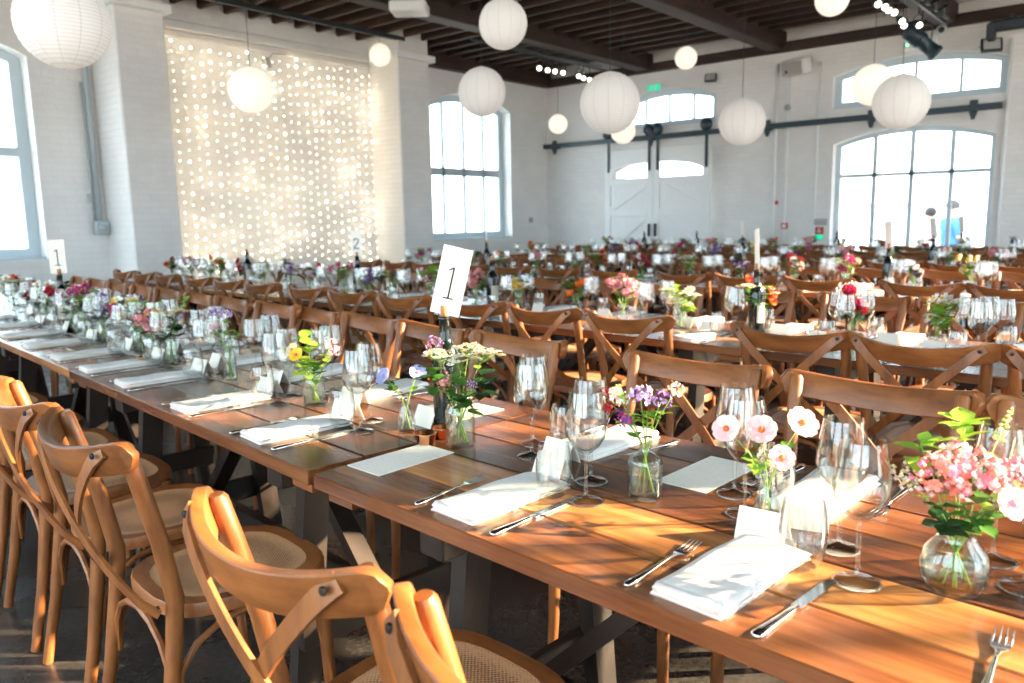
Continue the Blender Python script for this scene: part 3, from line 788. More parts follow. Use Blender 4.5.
def napkin():
    g = G(); nx, ny = 8, 16; W, L = .118, .272
    for lay, (z0, h, sh) in enumerate(((0, .0085, 0), (.0085, .0095, .004))):
        vs = []; fs = []
        for j in range(ny+1):
            v = j/ny; y = -L/2+L*v
            for i in range(nx+1):
                u = i/nx; x = -W/2+W*u+sh*.5
                e = min(1, min(v, 1-v)/.06); hh = h*(.35+.65*math.sqrt(max(0, 1-(1-e)**2)))
                eu = min(1, min(u, 1-u)/.10); hh *= (.55+.45*math.sqrt(max(0, 1-(1-eu)**2)))
                wv = .0012*math.sin(u*5+v*4+lay*2)+.001*math.sin(v*11+lay)
                vs.append((x+.002*math.sin(v*7+lay), y, z0+hh+wv+.0008))
        m = len(vs)
        for j in range(ny+1):
            for i in range(nx+1): vs.append((vs[j*(nx+1)+i][0], vs[j*(nx+1)+i][1], z0+.0006*lay))
        for j in range(ny):
            for i in range(nx):
                a = j*(nx+1)+i; fs.append((a, a+1, a+nx+2, a+nx+1)); fs.append((m+a, m+a+nx+1, m+a+nx+2, m+a+1))
        for i in range(nx): fs.append((i, m+i, m+i+1, i+1)); a = ny*(nx+1)+i; fs.append((a, a+1, m+a+1, m+a))
        for j in range(ny): a = j*(nx+1); fs.append((a, a+nx+1, m+a+nx+1, m+a)); a = a+nx; fs.append((a, m+a, m+a+nx+1, a+nx+1))
        g.add(vs, fs, M_NAPKIN)
    # rolled front fold
    g.tube([(-W/2+.006, -L/2+.009, .010), (0, -L/2+.008, .0105), (W/2-.006, -L/2+.009, .010)], .0092, M_NAPKIN, 12)
    return Node('napkin', g)
NAPKIN = napkin()
def napkin_far():
    g = G(); g.box((0, 0, .009), (.118, .27, .018), M_NAPKIN, bev=.006); return Node('napkin', g)
NAPKIN_FAR = napkin_far()
def knife():
    b = G(); P = []
    # blade outline in x (width) / y (length)
    out = [(-.008, .0), (-.0085, .05), (-.009, .09), (-.006, .112), (.002, .118), (.0075, .108), (.0085, .06), (.008, .0)]
    b.prism(out, .0015, .0032, M_STEEL)
    h = G(); h.tube([(0, -.112, .005), (0, -.108, .005), (0, -.09, .005), (0, -.05, .0045), (0, -.012, .0045), (0, .004, .0035)], [.003, .0085, .0095, .0068, .0055, .006], M_STEEL, 10, M=Matrix.Diagonal((1, 1, .52, 1)))
    return Node('table_knife', None, [Node('blade', b), Node('handle', h)])
KNIFE = knife()
def fork():
    h = G(); h.tube([(0, -.105, .004), (0, -.1, .004), (0, -.08, .004), (0, -.04, .006), (0, .01, .011), (0, .035, .009)], [.003, .0075, .008, .0045, .003, .0038], M_STEEL, 8, M=Matrix.Diagonal((1, 1, .6, 1)))
    t = G(); t.strip([(0, .033, .0055), (0, .045, .004), (0, .056, .004)], [.008, .021, .025], .0018, (1, 0, 0), M_STEEL)
    for x in (-.0105, -.0035, .0035, .0105): t.tube([(x, .054, .004), (x, .075, .0055), (x*.95, .098, .009)], [.0017, .0015, .0009], M_STEEL, 6)
    return Node('table_fork', None, [Node('handle', h), Node('tines', t)])
FORK = fork()
g = G(); g.box((0, 0, .0012), (.118, .225, .0016), M_MENU); MENU = Node('menu_card', g)
g = G()
g.add([(-.042, -.024, 0), (.042, -.024, 0), (.042, 0, .052), (-.042, 0, .052), (.042, .024, 0), (-.042, .024, 0), (-.042, -.0225, 0), (.042, -.0225, 0), (.042, 0, .0495), (-.042, 0, .0495), (.042, .0225, 0), (-.042, .0225, 0)],
      [(0,1,2,3), (3,2,4,5), (9,8,7,6), (11,10,8,9), (0,3,9,6), (1,7,8,2), (3,5,11,9), (2,8,10,4)], M_CARD, False)
TENT = Node('place_card', g)
def copper():
    g = G(); g.lathe([(0, 0), (.019, 0), (.021, .003), (.0285, .028), (.030, .030), (.0275, .0285), (.019, .005), (0, .0045)], M_COPPER, 20); 
    w = G(); w.lathe([(0, .0046), (.019, .0046), (.0215, .0125), (0, .013)], M_WAX, 16); w.tube([(0, 0, .0125), (.001, 0, .019)], .0007, M_INK, 5)
    return Node('votive_cup', g, [Node('candle', w, label='cream wax candle')])
COPPER = copper()
def bottle(label=True):
    g = G(); g.lathe([(0, 0), (.033, 0), (.0365, .004), (.037, .02), (.037, .185), (.034, .205), (.022, .228), (.0155, .245), (.014, .29), (.0148, .292), (.0148, .298), (.012, .3), (0, .3)], M_BLACKGL, 24)
    L = G(); L.add([(.0374*math.cos(k*R(15)), .0374*math.sin(k*R(15)), z) for z in (.06, .15) for k in range(13)], [(k, k+1, k+14, k+13) for k in range(12)], M_LABEL)
    c = G(); c.lathe([(0, .298), (.0098, .3), (.0098, .328), (0, .329)], M_CORK, 12)
    return Node('wine_bottle', g, [Node('paper_label', L, label='cream paper label'), Node('cork', c, label='light brown cork')])
BOTTLE = bottle()
def digit_one(g, s, M):
    for (c, d) in (((0, 0), (.055, 1)), ((0, -.48), (.32, .045)), ):
        g.box((c[0]*s, 0, c[1]*s), (d[0]*s, .0006, d[1]*s), M_INK, M=M)
    g.add([(-.03*s, -.0003, .5*s), (-.03*s, -.0003, .43*s), (-.15*s, -.0003, .36*s), (-.15*s, -.0003, .40*s)], [(0, 1, 2, 3)], M_INK, False, M)
def number_card(label, x, y, rz, tilt, num, w=.078, h=.18, zb=1.055):
    root = ob('table_number_card', None); root.location = (x, y, zb); root.rotation_euler = (0, tilt, rz)
    g = G(); g.box((0, 0, h/2), (w, .0016, h), M_CARD); ob('card', fixn(g.mesh('card')), root)
    if num == '1':
        g = G(); digit_one(g, .085, Matrix.Translation((0, -.0016, h*.47))); ob('numeral', fixn(g.mesh('numeral')), root, None)['label'] = 'black printed figure one'
    elif num == '2':
        g = G(); s = .075; P = [(-.22, .25), (-.2, .4), (-.05, .5), (.12, .46), (.2, .32), (.15, .12), (-.02, -.12), (-.22, -.38), (-.24, -.46), (.24, -.46)]
        g.strip([(p[0]*s, 0, p[1]*s) for p in P], .007, .0006, (0, 0, 1) if False else (.6, 0, .8), M_INK, M=Matrix.Translation((0, -.0016, h*.47)))
        ob('numeral', fixn(g.mesh('numeral')), root)['label'] = 'black printed figure two'
    return tag(root, label, 'table number', 'tall white table number cards in bottles')

# ------------------------------------------------------------------ vases
def vase_node(name, prof, waterz, n=20):
    g = G(); g.lathe([(0, 0)]+prof, M_VASE, n)
    inner = [(r-.0025, z) for r, z in prof if z > .004]
    g.lathe([(0, .006)]+inner, M_VASE, n)
    w = G(); pr = [(0, .007)]
    for r, z in inner:
        if z < waterz: pr.append((r-.001, z))
    rr_ = pr[-1][0]; pr += [(rr_, waterz), (0, waterz)]
    w.lathe(pr, M_WATER, n)
    return Node(name, g, [Node('water', w)])
JAR = vase_node('glass_jar', [(.032, 0), (.036, .003), (.037, .012), (.037, .085), (.034, .097), (.030, .102), (.030, .112), (.0315, .116)], .07)
JARS = vase_node('glass_jar', [(.028, 0), (.0315, .003), (.0325, .012), (.0325, .07), (.030, .08), (.029, .088), (.030, .092)], .05)
FLASK = vase_node('bottle_vase', [(.030, 0), (.0335, .003), (.034, .012), (.034, .072), (.030, .084), (.016, .092), (.0125, .098), (.0125, .112), (.016, .116)], .045)
CONE = vase_node('bottle_vase', [(.022, 0), (.0245, .003), (.024, .03), (.018, .055), (.012, .07), (.0115, .083), (.014, .088)], .03)
SLIM = vase_node('bottle_vase', [(.021, 0), (.023, .003), (.0235, .02), (.0225, .085), (.019, .1), (.018, .12), (.0195, .123)], .06)
SQUAT = vase_node('round_vase', [(.030, 0), (.038, .004), (.0455, .02), (.0465, .04), (.041, .062), (.028, .078), (.024, .088), (.029, .097)], .052, 24)
VNODES = dict(jar=JAR, jars=JARS, flask=FLASK, cone=CONE, slim=SLIM, squat=SQUAT)
VH = dict(jar=.114, jars=.090, flask=.114, cone=.086, slim=.121, squat=.095)
VR = dict(jar=.024, jars=.022, flask=.009, cone=.008, slim=.013, squat=.018)
VB = dict(jar=.026, jars=.022, flask=.024, cone=.016, slim=.016, squat=.03)
VN = dict(jar='tall glass jar', jars='small glass jar', flask='glass bottle vase', cone='little tapering bottle vase', slim='slim glass vase', squat='round squat glass vase')

# ------------------------------------------------------------------ flowers
def leafm(g, p, d, size, mat, r):
    p = Vector(p); d = Vector(d).normalized(); s = d.cross(Vector((0, 0, 1)))
    if s.length < .1: s = Vector((1, 0, 0))
    s.normalize(); up = s.cross(d)
    rows = []; ws = (.06, .34, .42, .26, .02)
    for i, w in enumerate(ws):
        t = i/4; c = p+d*size*t-up*size*.25*t*t
        rows += [c-s*w*size+up*size*.07, c, c+s*w*size+up*size*.07]
    fs = []
    for i in range(4):
        for k in range(2): a = i*3+k; fs.append((a, a+1, a+4, a+3))
    g.add(rows, fs, mat)
def petals(g, c, nrm, rad, n, mat, cup=.3, w=.5, lay=0):
    nrm = Vector(nrm).normalized(); a = nrm.orthogonal().normalized(); b = nrm.cross(a); c = Vector(c)
    for k in range(n):
        t = 2*PI*(k+.5*lay)/n; d = a*math.cos(t)+b*math.sin(t); s = nrm.cross(d)
        vs = []
        for i, (q, ww) in enumerate(((.08, .1), (.5, .8), (.85, 1.0), (1.05, .55))):
            h = cup*rad*(q*q)
            cc = c+d*rad*q+nrm*h
            vs += [cc-s*w*rad*ww*.5, cc+nrm*rad*.05, cc+s*w*rad*ww*.5]
        fs = []
        for i in range(3):
            for k2 in range(2): x = i*3+k2; fs.append((x, x+1, x+4, x+3))
        g.add(vs, fs, mat)
def head(g, kind, c, nrm, r, cols, R_):
    c = Vector(c); nrm = Vector(nrm).normalized()
    if kind == 'cosmos':
        petals(g, c, nrm, r, 7, FC[cols[0]], .22, .95); petals(g, c+nrm*.001, nrm, r*.75, 6, FC[cols[0]], .3, .8, 1)
        g.ball(c+nrm*r*.12, r*.24, FC[cols[1]], 8, 5)
    elif kind == 'daisy':
        petals(g, c, nrm, r, 11, FC[cols[0]], .12, .42); g.ball(c+nrm*r*.08, r*.32, FC[cols[1]], 8, 5)
    elif kind == 'rose':
        petals(g, c, nrm, r, 7, FC[cols[0]], .5, .95); petals(g, c, nrm, r*.8, 6, FC[cols[0]], .95, .95, 1); petals(g, c, nrm, r*.55, 5, FC[cols[1]], 1.6, .95)
        g.ball(c+nrm*r*.35, r*.4, FC[cols[1]], 8, 5)
    elif kind == 'cluster':
        n = int(22+r*700)
        for i in range(n):
            d = Vector((R_.gauss(0, 1), R_.gauss(0, 1), R_.gauss(0, .8)+.25)).normalized()
            q = c+d*r*R_.uniform(.6, 1.05); m = FC[cols[i % len(cols)]]
            if i % 3 == 0: petals(g, q, d, r*.3, 5, m, .3, .9)
            else: g.blob(q, r*R_.uniform(.12, .22), m)
    elif kind == 'umbel':
        for i in range(24):
            a = R_.uniform(0, 2*PI); q = math.sqrt(R_.random())*r; p = c+Vector((math.cos(a)*q, math.sin(a)*q, -q*q/r*.3+R_.uniform(0, .006)))
            g.tube([c-nrm*r*.9, p], .0006, M_STEM, 4, False)
            petals(g, p, (R_.uniform(-.3, .3), R_.uniform(-.3, .3), 1), r*.23, 6, FC[cols[0]], .1, .7); g.blob(p+Vector((0, 0, .0015)), r*.07, FC[cols[1]])
            if i % 3 == 0: g.blob(p+Vector((.005, .004, .001)), r*.1, FC[cols[-1]])
    elif kind == 'spike':
        for i in range(20):
            t = i/19; a = i*2.4; rr_ = r*.42*(1-t*.75)
            g.blob(c+nrm*(t*r*3-r)+Vector((math.cos(a)*rr_, math.sin(a)*rr_, 0)), r*.26*(1-.5*t), FC[cols[i % len(cols)]])
    elif kind == 'fluff':
        for i in range(46):
            d = Vector((R_.gauss(0, 1), R_.gauss(0, 1), R_.gauss(0, 1))).normalized(); g.blob(c+d*r*R_.uniform(.3, 1), r*.15, FC[cols[i % len(cols)]])
    elif kind == 'leafy':
        for i in range(11):
            a = R_.uniform(0, 2*PI); d = Vector((math.cos(a), math.sin(a), R_.uniform(-.1, .9)))
            leafm(g, c+Vector((0, 0, R_.uniform(-r, r*.3))), d, r*R_.uniform(.6, 1.1), M_GREENS[{'green': 0, 'lime': 1, 'deep': 2}[cols[0]]], R_)
def stem_path(b, t, bend, R_):
    b = Vector(b); t = Vector(t); m = b.lerp(t, .5)+bend
    return [b.lerp(m, .0), b.lerp(m, .55)+(m-b)*.0, m, m.lerp(t, .55)+bend*.12, t]
def flower(seed, spec, vx, vy, vz, vk, az, lean, hgt, label, split=True):
    """one cut flower standing in a vase; own object with stem / blossom / leaf parts"""
    R_ = random.Random(seed); kind, r, cols = spec
    d = Vector((math.cos(az), math.sin(az), 0)); rim = VR[vk]
    lo = -d*VB[vk]*.7*min(1, lean*3+.2)+Vector((0, 0, .012)); mid = d*rim*min(1, lean*2.5)+Vector((0, 0, VH[vk]))
    top = d*(rim+lean*hgt)+Vector((0, 0, VH[vk]+hgt)); m2 = mid.lerp(top, .5)-d*lean*hgt*.12
    root = ob({'cosmos': 'cosmos_flower', 'daisy': 'daisy', 'rose': 'garden_rose', 'cluster': 'clustered_flower', 'umbel': 'feverfew_sprig', 'spike': 'flower_spike', 'fluff': 'flower_ball', 'leafy': 'leafy_sprig'}[kind], None)
    root.location = (vx, vy, vz)
    g = G(); g.tube([lo, lo.lerp(mid, .5), mid, m2, top], [.0016, .0016, .0014, .0012, .001], M_STEM, 6); ob('stem', g.mesh('stem'), root)
    if kind != 'leafy':
        g = G(); L = R_.choice(M_GREENS[:2])
        for i in range(3):
            t = R_.uniform(.1, .75); p = mid.lerp(top, t); a = R_.uniform(0, 2*PI); leafm(g, p, (math.cos(a), math.sin(a), .5), R_.uniform(.016, .032), L, R_)
        ob('leaf', g.mesh('leaf'), root)
    g = G(); nr = (d*(lean+.15)+Vector((0, 0, 1)))
    if kind in ('cosmos', 'daisy', 'rose'): nr = nr.normalized()*.6+Vector((.35, -.62, .1))    # turn to the light and the aisle
    head(g, kind, top, nr, r, cols, R_); ob('foliage' if kind == 'leafy' else 'blossom', g.mesh('blossom'), root)
    return tag(root, label, 'flower' if kind != 'leafy' else 'foliage')
RANK = ['tallest', 'second tallest', 'third tallest', 'fourth tallest', 'fifth tallest', 'sixth tallest', 'seventh tallest', 'eighth tallest', 'ninth tallest', 'tenth tallest', 'eleventh tallest', 'twelfth tallest']
CN = dict(cosmos='open bloom', daisy='daisy', rose='full rose', cluster='clustered bloom', umbel='feverfew sprig', spike='flower spike', fluff='round flower ball', leafy='leafy green sprig')
def posy_vase(i, vk, x, y, what, spec, rz=0):
    """a vase near the camera with every stem a thing of its own; spec = [(kind, r, cols, azimuth, lean, height)]"""
    v = place(VNODES[vk], x, y, TH, rz, VN[vk]+' '+what, 'vase', 'glass vases on the front table')
    order = sorted(range(len(spec)), key=lambda k: -spec[k][5])
    for k, (kind, r, cols, az, ln, h) in enumerate(spec):
        cn = 'green' if kind == 'leafy' else cols[0]
        lab = ('%s %s, %s stem in the %s %s' % (cn if kind != 'leafy' else '', CN[kind], RANK[order.index(k)], VN[vk], what)).strip()
        flower(i*100+k, (kind, r, cols), x, y, TH, vk, R(az), ln, h, ' '.join(lab.split()[:16]))
near_v = [
 ('squat', -.215, 1.245, 'by the camera end', [('leafy', .045, ['lime'], 100, .3, .135), ('leafy', .04, ['lime'], 190, .3, .115), ('cluster', .033, ['coral', 'pink', 'blush'], 230, .25, .085), ('cluster', .036, ['pink', 'coral', 'blush'], 300, .3, .095), ('cluster', .03, ['blush', 'white', 'pink'], 110, .35, .09),
   ('fluff', .022, ['cream', 'white'], 200, .75, .072), ('cluster', .03, ['pink', 'blush'], 20, .45, .085), ('spike', .017, ['lime', 'cream'], 60, .4, .14), ('leafy', .038, ['deep'], 250, .7, .03), ('leafy', .035, ['green'], 320, .7, .04), ('cosmos', .022, ['blush', 'pink'], 340, .9, .06), ('cluster', .022, ['white', 'lime'], 0, .7, .06)]),
 ('cone', -.532, 1.325, 'of pale pink cosmos', [('cosmos', .024, ['blush', 'orange'], 215, .75, .088), ('cosmos', .026, ['blush', 'orange'], 240, .1, .088), ('cosmos', .028, ['blush', 'orange'], 40, .5, .098), ('cosmos', .022, ['blush', 'orange'], 330, .6, .045), ('leafy', .022, ['lime'], 200, .8, .02)]),
 ('flask', -.773, 1.307, 'of violet and white sweet williams', [('cluster', .024, ['lilac', 'purple', 'white'], 250, .05, .095), ('cluster', .02, ['purple', 'lilac'], 30, .25, .085), ('cluster', .017, ['white', 'cream'], 45, .5, .10), ('cluster', .018, ['purple', 'magenta'], 225, .75, .048), ('cluster', .022, ['white', 'lime'], 210, .5, .09), ('cluster', .024, ['red', 'coral'], 190, .95, .075), ('leafy', .026, ['lime'], 100, .1, .05)]),
 ('jar', -1.316, 1.344, 'beside the copper cups', [('umbel', .04, ['white', 'yellow', 'cream'], 30, .35, .125), ('umbel', .042, ['white', 'yellow', 'cream'], 320, .25, .118), ('umbel', .038, ['white', 'yellow', 'cream'], 200, .25, .12), ('umbel', .036, ['white', 'yellow', 'cream'], 100, .2, .13), ('cluster', .022, ['mauve', 'lilac'], 170, .6, .13),
   ('spike', .016, ['mauve', 'magenta', 'pink'], 280, .35, .07), ('cluster', .017, ['pink', 'coral'], 260, .5, .045), ('leafy', .055, ['green'], 205, .7, .06), ('leafy', .05, ['deep'], 20, .6, .06), ('leafy', .05, ['green'], 290, .3, .05), ('leafy', .045, ['green'], 340, .9, .02), ('fluff', .017, ['lilac', 'mauve'], 340, .9, .05)]),
 ('cone', -1.522, 1.352, 'of two pale blue scabious', [('cosmos', .023, ['blue', 'lilac'], 200, .9, .06), ('cosmos', .022, ['blue', 'lilac'], 60, .4, .07), ('leafy', .03, ['green'], 190, .9, .035)]),
 ('jars', -1.982, 1.393, 'with yellow blooms and lime leaves', [('cosmos', .022, ['cream', 'orange'], 210, .5, .08), ('cosmos', .022, ['yellow', 'orange'], 250, .35, .07), ('cosmos', .02, ['yellow', 'orange'], 180, .8, .06), ('leafy', .045, ['lime'], 160, .25, .11), ('leafy', .045, ['lime'], 300, .3, .05), ('leafy', .04, ['green'], 330, .6, .03), ('cluster', .018, ['white', 'blush'], 60, .4, .095), ('cluster', .018, ['hotpink', 'white'], 20, .75, .085), ('leafy', .035, ['lime'], 230, .5, .02)]),
 ('slim', -2.556, 1.448, 'of lilac stems', [('cluster', .022, ['lilac', 'white'], 150, .3, .11), ('cluster', .02, ['purple', 'lilac'], 200, .25, .12), ('cluster', .018, ['blush', 'pink'], 220, .5, .07), ('leafy', .03, ['lime'], 20, .4, .05)]),
 ('slim', -3.04, 1.475, 'packed with tansy and ferny green', [('umbel', .042, ['cream', 'yellow', 'mauve'], 30, .3, .10), ('umbel', .045, ['yellow', 'cream', 'cream'], 200, .4, .09), ('umbel', .04, ['cream', 'yellow', 'mauve'], 300, .4, .095), ('leafy', .05, ['deep'], 250, .2, .02), ('leafy', .05, ['deep'], 60, .3, .04), ('leafy', .035, ['lime'], 100, .5, .13), ('cluster', .02, ['purple', 'mauve'], 10, .8, .08)]),
]
for i, (vk, x, y, what, spec) in enumerate(near_v): posy_vase(i, vk, x, y, what, spec)

# mixed posies for the vases further off: one tied bunch each
PAL = [('pink', [('rose', .026, ['blush', 'pink']), ('cluster', .026, ['pink', 'coral']), ('leafy', .045, ['green'])], 'pink and blush'),
       ('purple', [('cluster', .028, ['purple', 'lilac']), ('daisy', .02, ['white', 'yellow']), ('leafy', .045, ['deep'])], 'purple and white'),
       ('orange', [('rose', .026, ['orange', 'red']), ('umbel', .035, ['white', 'yellow', 'cream']), ('leafy', .045, ['green'])], 'orange and cream'),
       ('hot', [('cluster', .026, ['hotpink', 'magenta']), ('fluff', .022, ['white', 'cream']), ('leafy', .05, ['lime'])], 'hot pink and lime'),
       ('white', [('daisy', .026, ['white', 'yellow']), ('umbel', .035, ['white', 'cream', 'cream']), ('leafy', .045, ['lime'])], 'white and lime'),
       ('lilac', [('spike', .017, ['lilac', 'purple']), ('rose', .024, ['cream', 'yellow']), ('leafy', .045, ['green'])], 'lilac and cream'),
       ('red', [('rose', .025, ['red', 'hotpink']), ('cluster', .024, ['blush', 'white']), ('leafy', .05, ['deep'])], 'red and blush')]
POSY = []
for i, (nm, hs, desc) in enumerate(PAL):
    for var in range(2):
        R_ = random.Random(50+i*3+var); g = G()
        for k in range(14):
            kind, r, cols = hs[k % 3]; r *= 1.12; az = R_.uniform(0, 2*PI); ln = R_.uniform(.1, .7); h = R_.uniform(.04, .13)
            d = Vector((math.cos(az), math.sin(az), 0)); top = d*(.012+ln*h)+Vector((0, 0, .09+h))
            g.tube([-d*.012+Vector((0, 0, .012)), d*.012+Vector((0, 0, .09)), top], .0015, M_STEM, 5, False)
            head(g, kind, top, d*.3+Vector((0, 0, 1)) if kind not in ('rose', 'daisy', 'cosmos') else Vector((.3, -.7, .6)), r, cols, R_)
        POSY.append((Node('flower_posy', g), desc))
VASE_FAR = []
for vk in ('jars', 'slim', 'flask'):
    pr = {'jars': [(.0325, 0), (.0325, .08), (.029, .095)], 'slim': [(.023, 0), (.023, .1), (.019, .12)], 'flask': [(.034, 0), (.034, .07), (.014, .095), (.016, .11)]}[vk]
    g = G(); g.lathe([(0, 0)]+pr, M_VASE, 12); VASE_FAR.append(Node({'jars': 'glass_jar', 'slim': 'glass_jar', 'flask': 'bottle_vase'}[vk], g))
cnt = {}
def nxt(key): cnt[key] = cnt.get(key, 0)+1; return cnt[key]-1
def place_posy(row, x, y, pi_, end, nd=None):
    nm = nrow[row['k']]; k = nxt(('v', row['k'])); vn = nd or VASE_FAR[pi_ % 3]
    place(vn, x, y, TH, rnd.uniform(0, 6), 'clear glass flower vase on the %s, %s vase from the %s end' % (nm, ordn(k), end), 'vase', 'flower vases on the '+nm)
    P, desc = POSY[pi_ % len(POSY)]
    place(P, x, y, TH, rnd.uniform(0, 6), '%s flower posy in the %s vase from the %s end, %s' % (desc, ordn(k), end, nm), 'flowers', 'flower posies on the '+nm, scale=(1.0, 1.0, rnd.uniform(.9, 1.1)))
cnt[('v', 'front')] = 8
for j, x in enumerate((-3.27, -3.51, -3.75, -4.0, -4.25, -4.5, -4.8, -5.1, -5.4, -5.7, -6.1, -6.5)):
    place_posy(ROWS[0], x, e1(x)+.385+rnd.uniform(-.05, .05), (j*5+1) % 14, 'camera', JARS if j < 2 else None)

# ------------------------------------------------------------------ place settings
NG = [0]
def setting(row, side, x, k, end, near, items):
    """x = centre of the napkin"""
    e = row['e']; a = ang(e, x); nm = nrow[row['k']]; rz = a if side == 'near' else a+PI
    sgn = 1 if side == 'near' else -1
    def P(u, v):      # u to the diner's right, v from the diner's edge inward
        if side == 'near': X = x+u; return (X, e(X)+v)
        X = x-u; return (X, e(X)+TW-v)
    where = '%s %s-side place from the %s end, %s' % (ordn(k), side, end, nm)
    j = lambda s=.012: rnd.uniform(-s, s)
    if 'n' in items:
        p = P(.006+j(.008), .165+j(.004)); place(NAPKIN if near else NAPKIN_FAR, p[0], p[1], TH, rz+j(.05), 'folded white napkin, '+where, 'napkin', 'folded white napkins')
    if 'm' in items:
        p = P(j(), .19+j()); place(MENU, p[0], p[1], TH, rz+j(.08), 'flat cream menu card, '+where, 'menu', 'flat menu cards')
    if 'f' in items:
        p = P(-.105+j(.005), .13+j(.008)); place(FORK, p[0], p[1], TH, rz+j(.06), 'silver fork, '+where, 'fork', 'silver forks')
    if 'k' in items:
        p = P(.118+j(.005), .13+j(.006)); place(KNIFE, p[0], p[1], TH+.0002, rz+j(.05), 'silver knife, '+where, 'knife', 'silver knives')
    if 'c' in items:
        p = P(-.005+j(.03), .335+j(.01)); place(TENT, p[0], p[1], TH, rz+j(.3), 'small tented place card, '+where, 'place card', 'tented place cards')
    w = WINE if near else WINE_FAR; t = TUMB if near else TUMB_FAR
    if 'w' in items:
        p = P(.155+j(.01), .275+j()); place(w, p[0], p[1], TH, 0, 'wine glass nearer the diner, '+where, 'wine glass', 'wine glasses'); NG[0] += 1
    if 'W' in items:
        p = P(.095+j(.01), .36+j()); place(w, p[0], p[1], TH, 0, 'wine glass nearer the vases, '+where, 'wine glass', 'wine glasses'); NG[0] += 1
    if 't' in items:
        p = P(.078+j(.01), .262+j()) if 'w' in items else P(.12, .3); place(t, p[0], p[1], TH, rnd.uniform(0, 3), 'clear stemless tumbler, '+where, 'tumbler', 'stemless tumblers')
full = 'nfkcwWt'
for k, (x, it) in enumerate([(-.02, 'fn'), (-.488, full), (-.998, full), (-1.36, 'm'), (-1.775, full), (-2.25, full), (-2.78, full), (-3.17, full), (-3.58, full), (-4.04, full), (-4.5, full), (-5.0, full), (-5.5, 'nwWt')]):
    if it == 'fn':
        p = (-.132, e1(-.132)+.15); place(FORK, p[0], p[1], TH, .02, 'silver fork lying alone at the near-side corner by the camera end of the front table', 'fork', 'silver forks'); continue
    setting(ROWS[0], 'near', x, k, 'camera', x > -4.2, it)
for k, (x, it) in enumerate([(-.03, 'nwWtc'), (-.49, full), (-.745, 'mf'), (-1.03, full), (-1.55, 'mkc'), (-1.93, full), (-2.38, full), (-2.84, full), (-3.3, full), (-3.75, full), (-4.25, full), (-4.7, full), (-5.2, full), (-5.7, full), (-6.2, full)]):
    setting(ROWS[0], 'far', x, k, 'camera', x > -3, it)
for side, offs in (('near', 0), ('far', .2)):
    for k in range(16):
        x = -.2-.49*k-offs
        if k in (5, 11) and side == 'near': continue
        if vis(x, ROWS[1]['e'](x)+.4, .8, 10): setting(ROWS[1], side, x, k, 'arched-window', k < 4, 'nfkcwWt' if k < 5 else ('nwWtc' if k % 3 else 'mwWt'))
for ri in (2, 3, 4):
    for side, offs in (('near', 0), ('far', .22)):
        for k in range(15):
            x = ROWS[ri]['xs']-.9-.49*k-offs
            if x < -7.1: continue
            if vis(x, ROWS[ri]['e'](x)+.4, .8, 10): setting(ROWS[ri], side, x, k, 'arched-window', False, ('nwWt' if ri < 4 else 'nwW') if k % 5 else 'nwW')
for ri, n_, st in ((1, 21, .38), (2, 15, .44), (3, 15, .46), (4, 14, .46)):
    for k in range(n_):
        x = ROWS[ri]['xs']-.82-st*k+rnd.uniform(-.06, .06)
        if x < (-8.3 if ri == 1 else -7.0): continue
        if vis(x, ROWS[ri]['e'](x)+.4, .8, 20): place_posy(ROWS[ri], x, ROWS[ri]['e'](x)+.385+rnd.uniform(-.04, .04), (k*5+ri*3) % 14, 'arched-window')
# copper votive cups
for x, y, lb in ((-1.399, 1.304, 'copper votive cup in front of the jar of feverfew, the one nearer the table edge'), (-1.403, 1.368, 'copper votive cup beside the tall black bottle, half behind the jar'), (-3.16, 1.42, 'copper votive cup beside the tansy vase')):
    place(COPPER, x, y, TH, 0, lb, 'candle holder', 'copper votive cups')
# bottles holding the number cards
def nbottle(x, y, lab, num, rz, tilt, card=True, h=.18, w=.078, clab=None):
    place(BOTTLE, x, y, TH, (R(45) if y < 1.6 else R(-60)), lab, 'bottle', 'dark wine bottles on the tables')
    if card: number_card(clab, x, y, rz, tilt, num, w, h)
FACE = math.atan2(1.458, -1.497)-PI/2
nbottle(-1.475, 1.458, 'black wine bottle on the front table holding the large tilted card', '1', R(42), R(14), clab='white card with a black 1, leaning over the black bottle on the front table')
nbottle(-4.60, 1.655, 'black wine bottle far along the front table under a number 1 card', '1', R(70), 0, clab='upright white card with a black 1, far down the front table by the window wall')
yy = lambda ri, x: ROWS[ri]['e'](x)+.385
nbottle(-4.62, yy(1, -4.62), 'black wine bottle on the second table below the number 2 card', '2', R(51), 0, clab='white card with a black 2 in front of the fairy lights')
nbottle(-1.47, yy(1, -1.47), 'tall black bottle with a cream label beside a lime posy, second table', None, R(-52), R(-8), h=.18, clab='narrow edge-on white card above the black bottle of the second table')
nbottle(-3.2, yy(1, -3.2), 'black wine bottle midway along the second table, without a card', None, 0, 0, card=False)
nbottle(-6.3, yy(1, -6.3), 'black wine bottle on the second table near the fairy lights, without a card', None, 0, 0, card=False)
for ri, x, nm_, cd in ((2, -1.55, 'third table near the arched window', True), (3, -1.72, 'fourth table below the arched window', True), (4, -1.9, 'back table beside the arched window', True), (2, -5.6, 'third table in front of the tall sash window', True),
                   (3, -3.6, 'fourth table in front of the barn doors', True), (4, -3.3, 'back table beside the fire sign', False), (4, -5.3, 'back table below the barn doors', False), (4, -6.2, 'back table towards the corner', True)):
    nbottle(x, yy(ri, x), 'dark wine bottle on the '+nm_, None, R(-40), R(-9 if cd else 0), card=cd, clab='edge-on white card over the bottle, '+nm_)

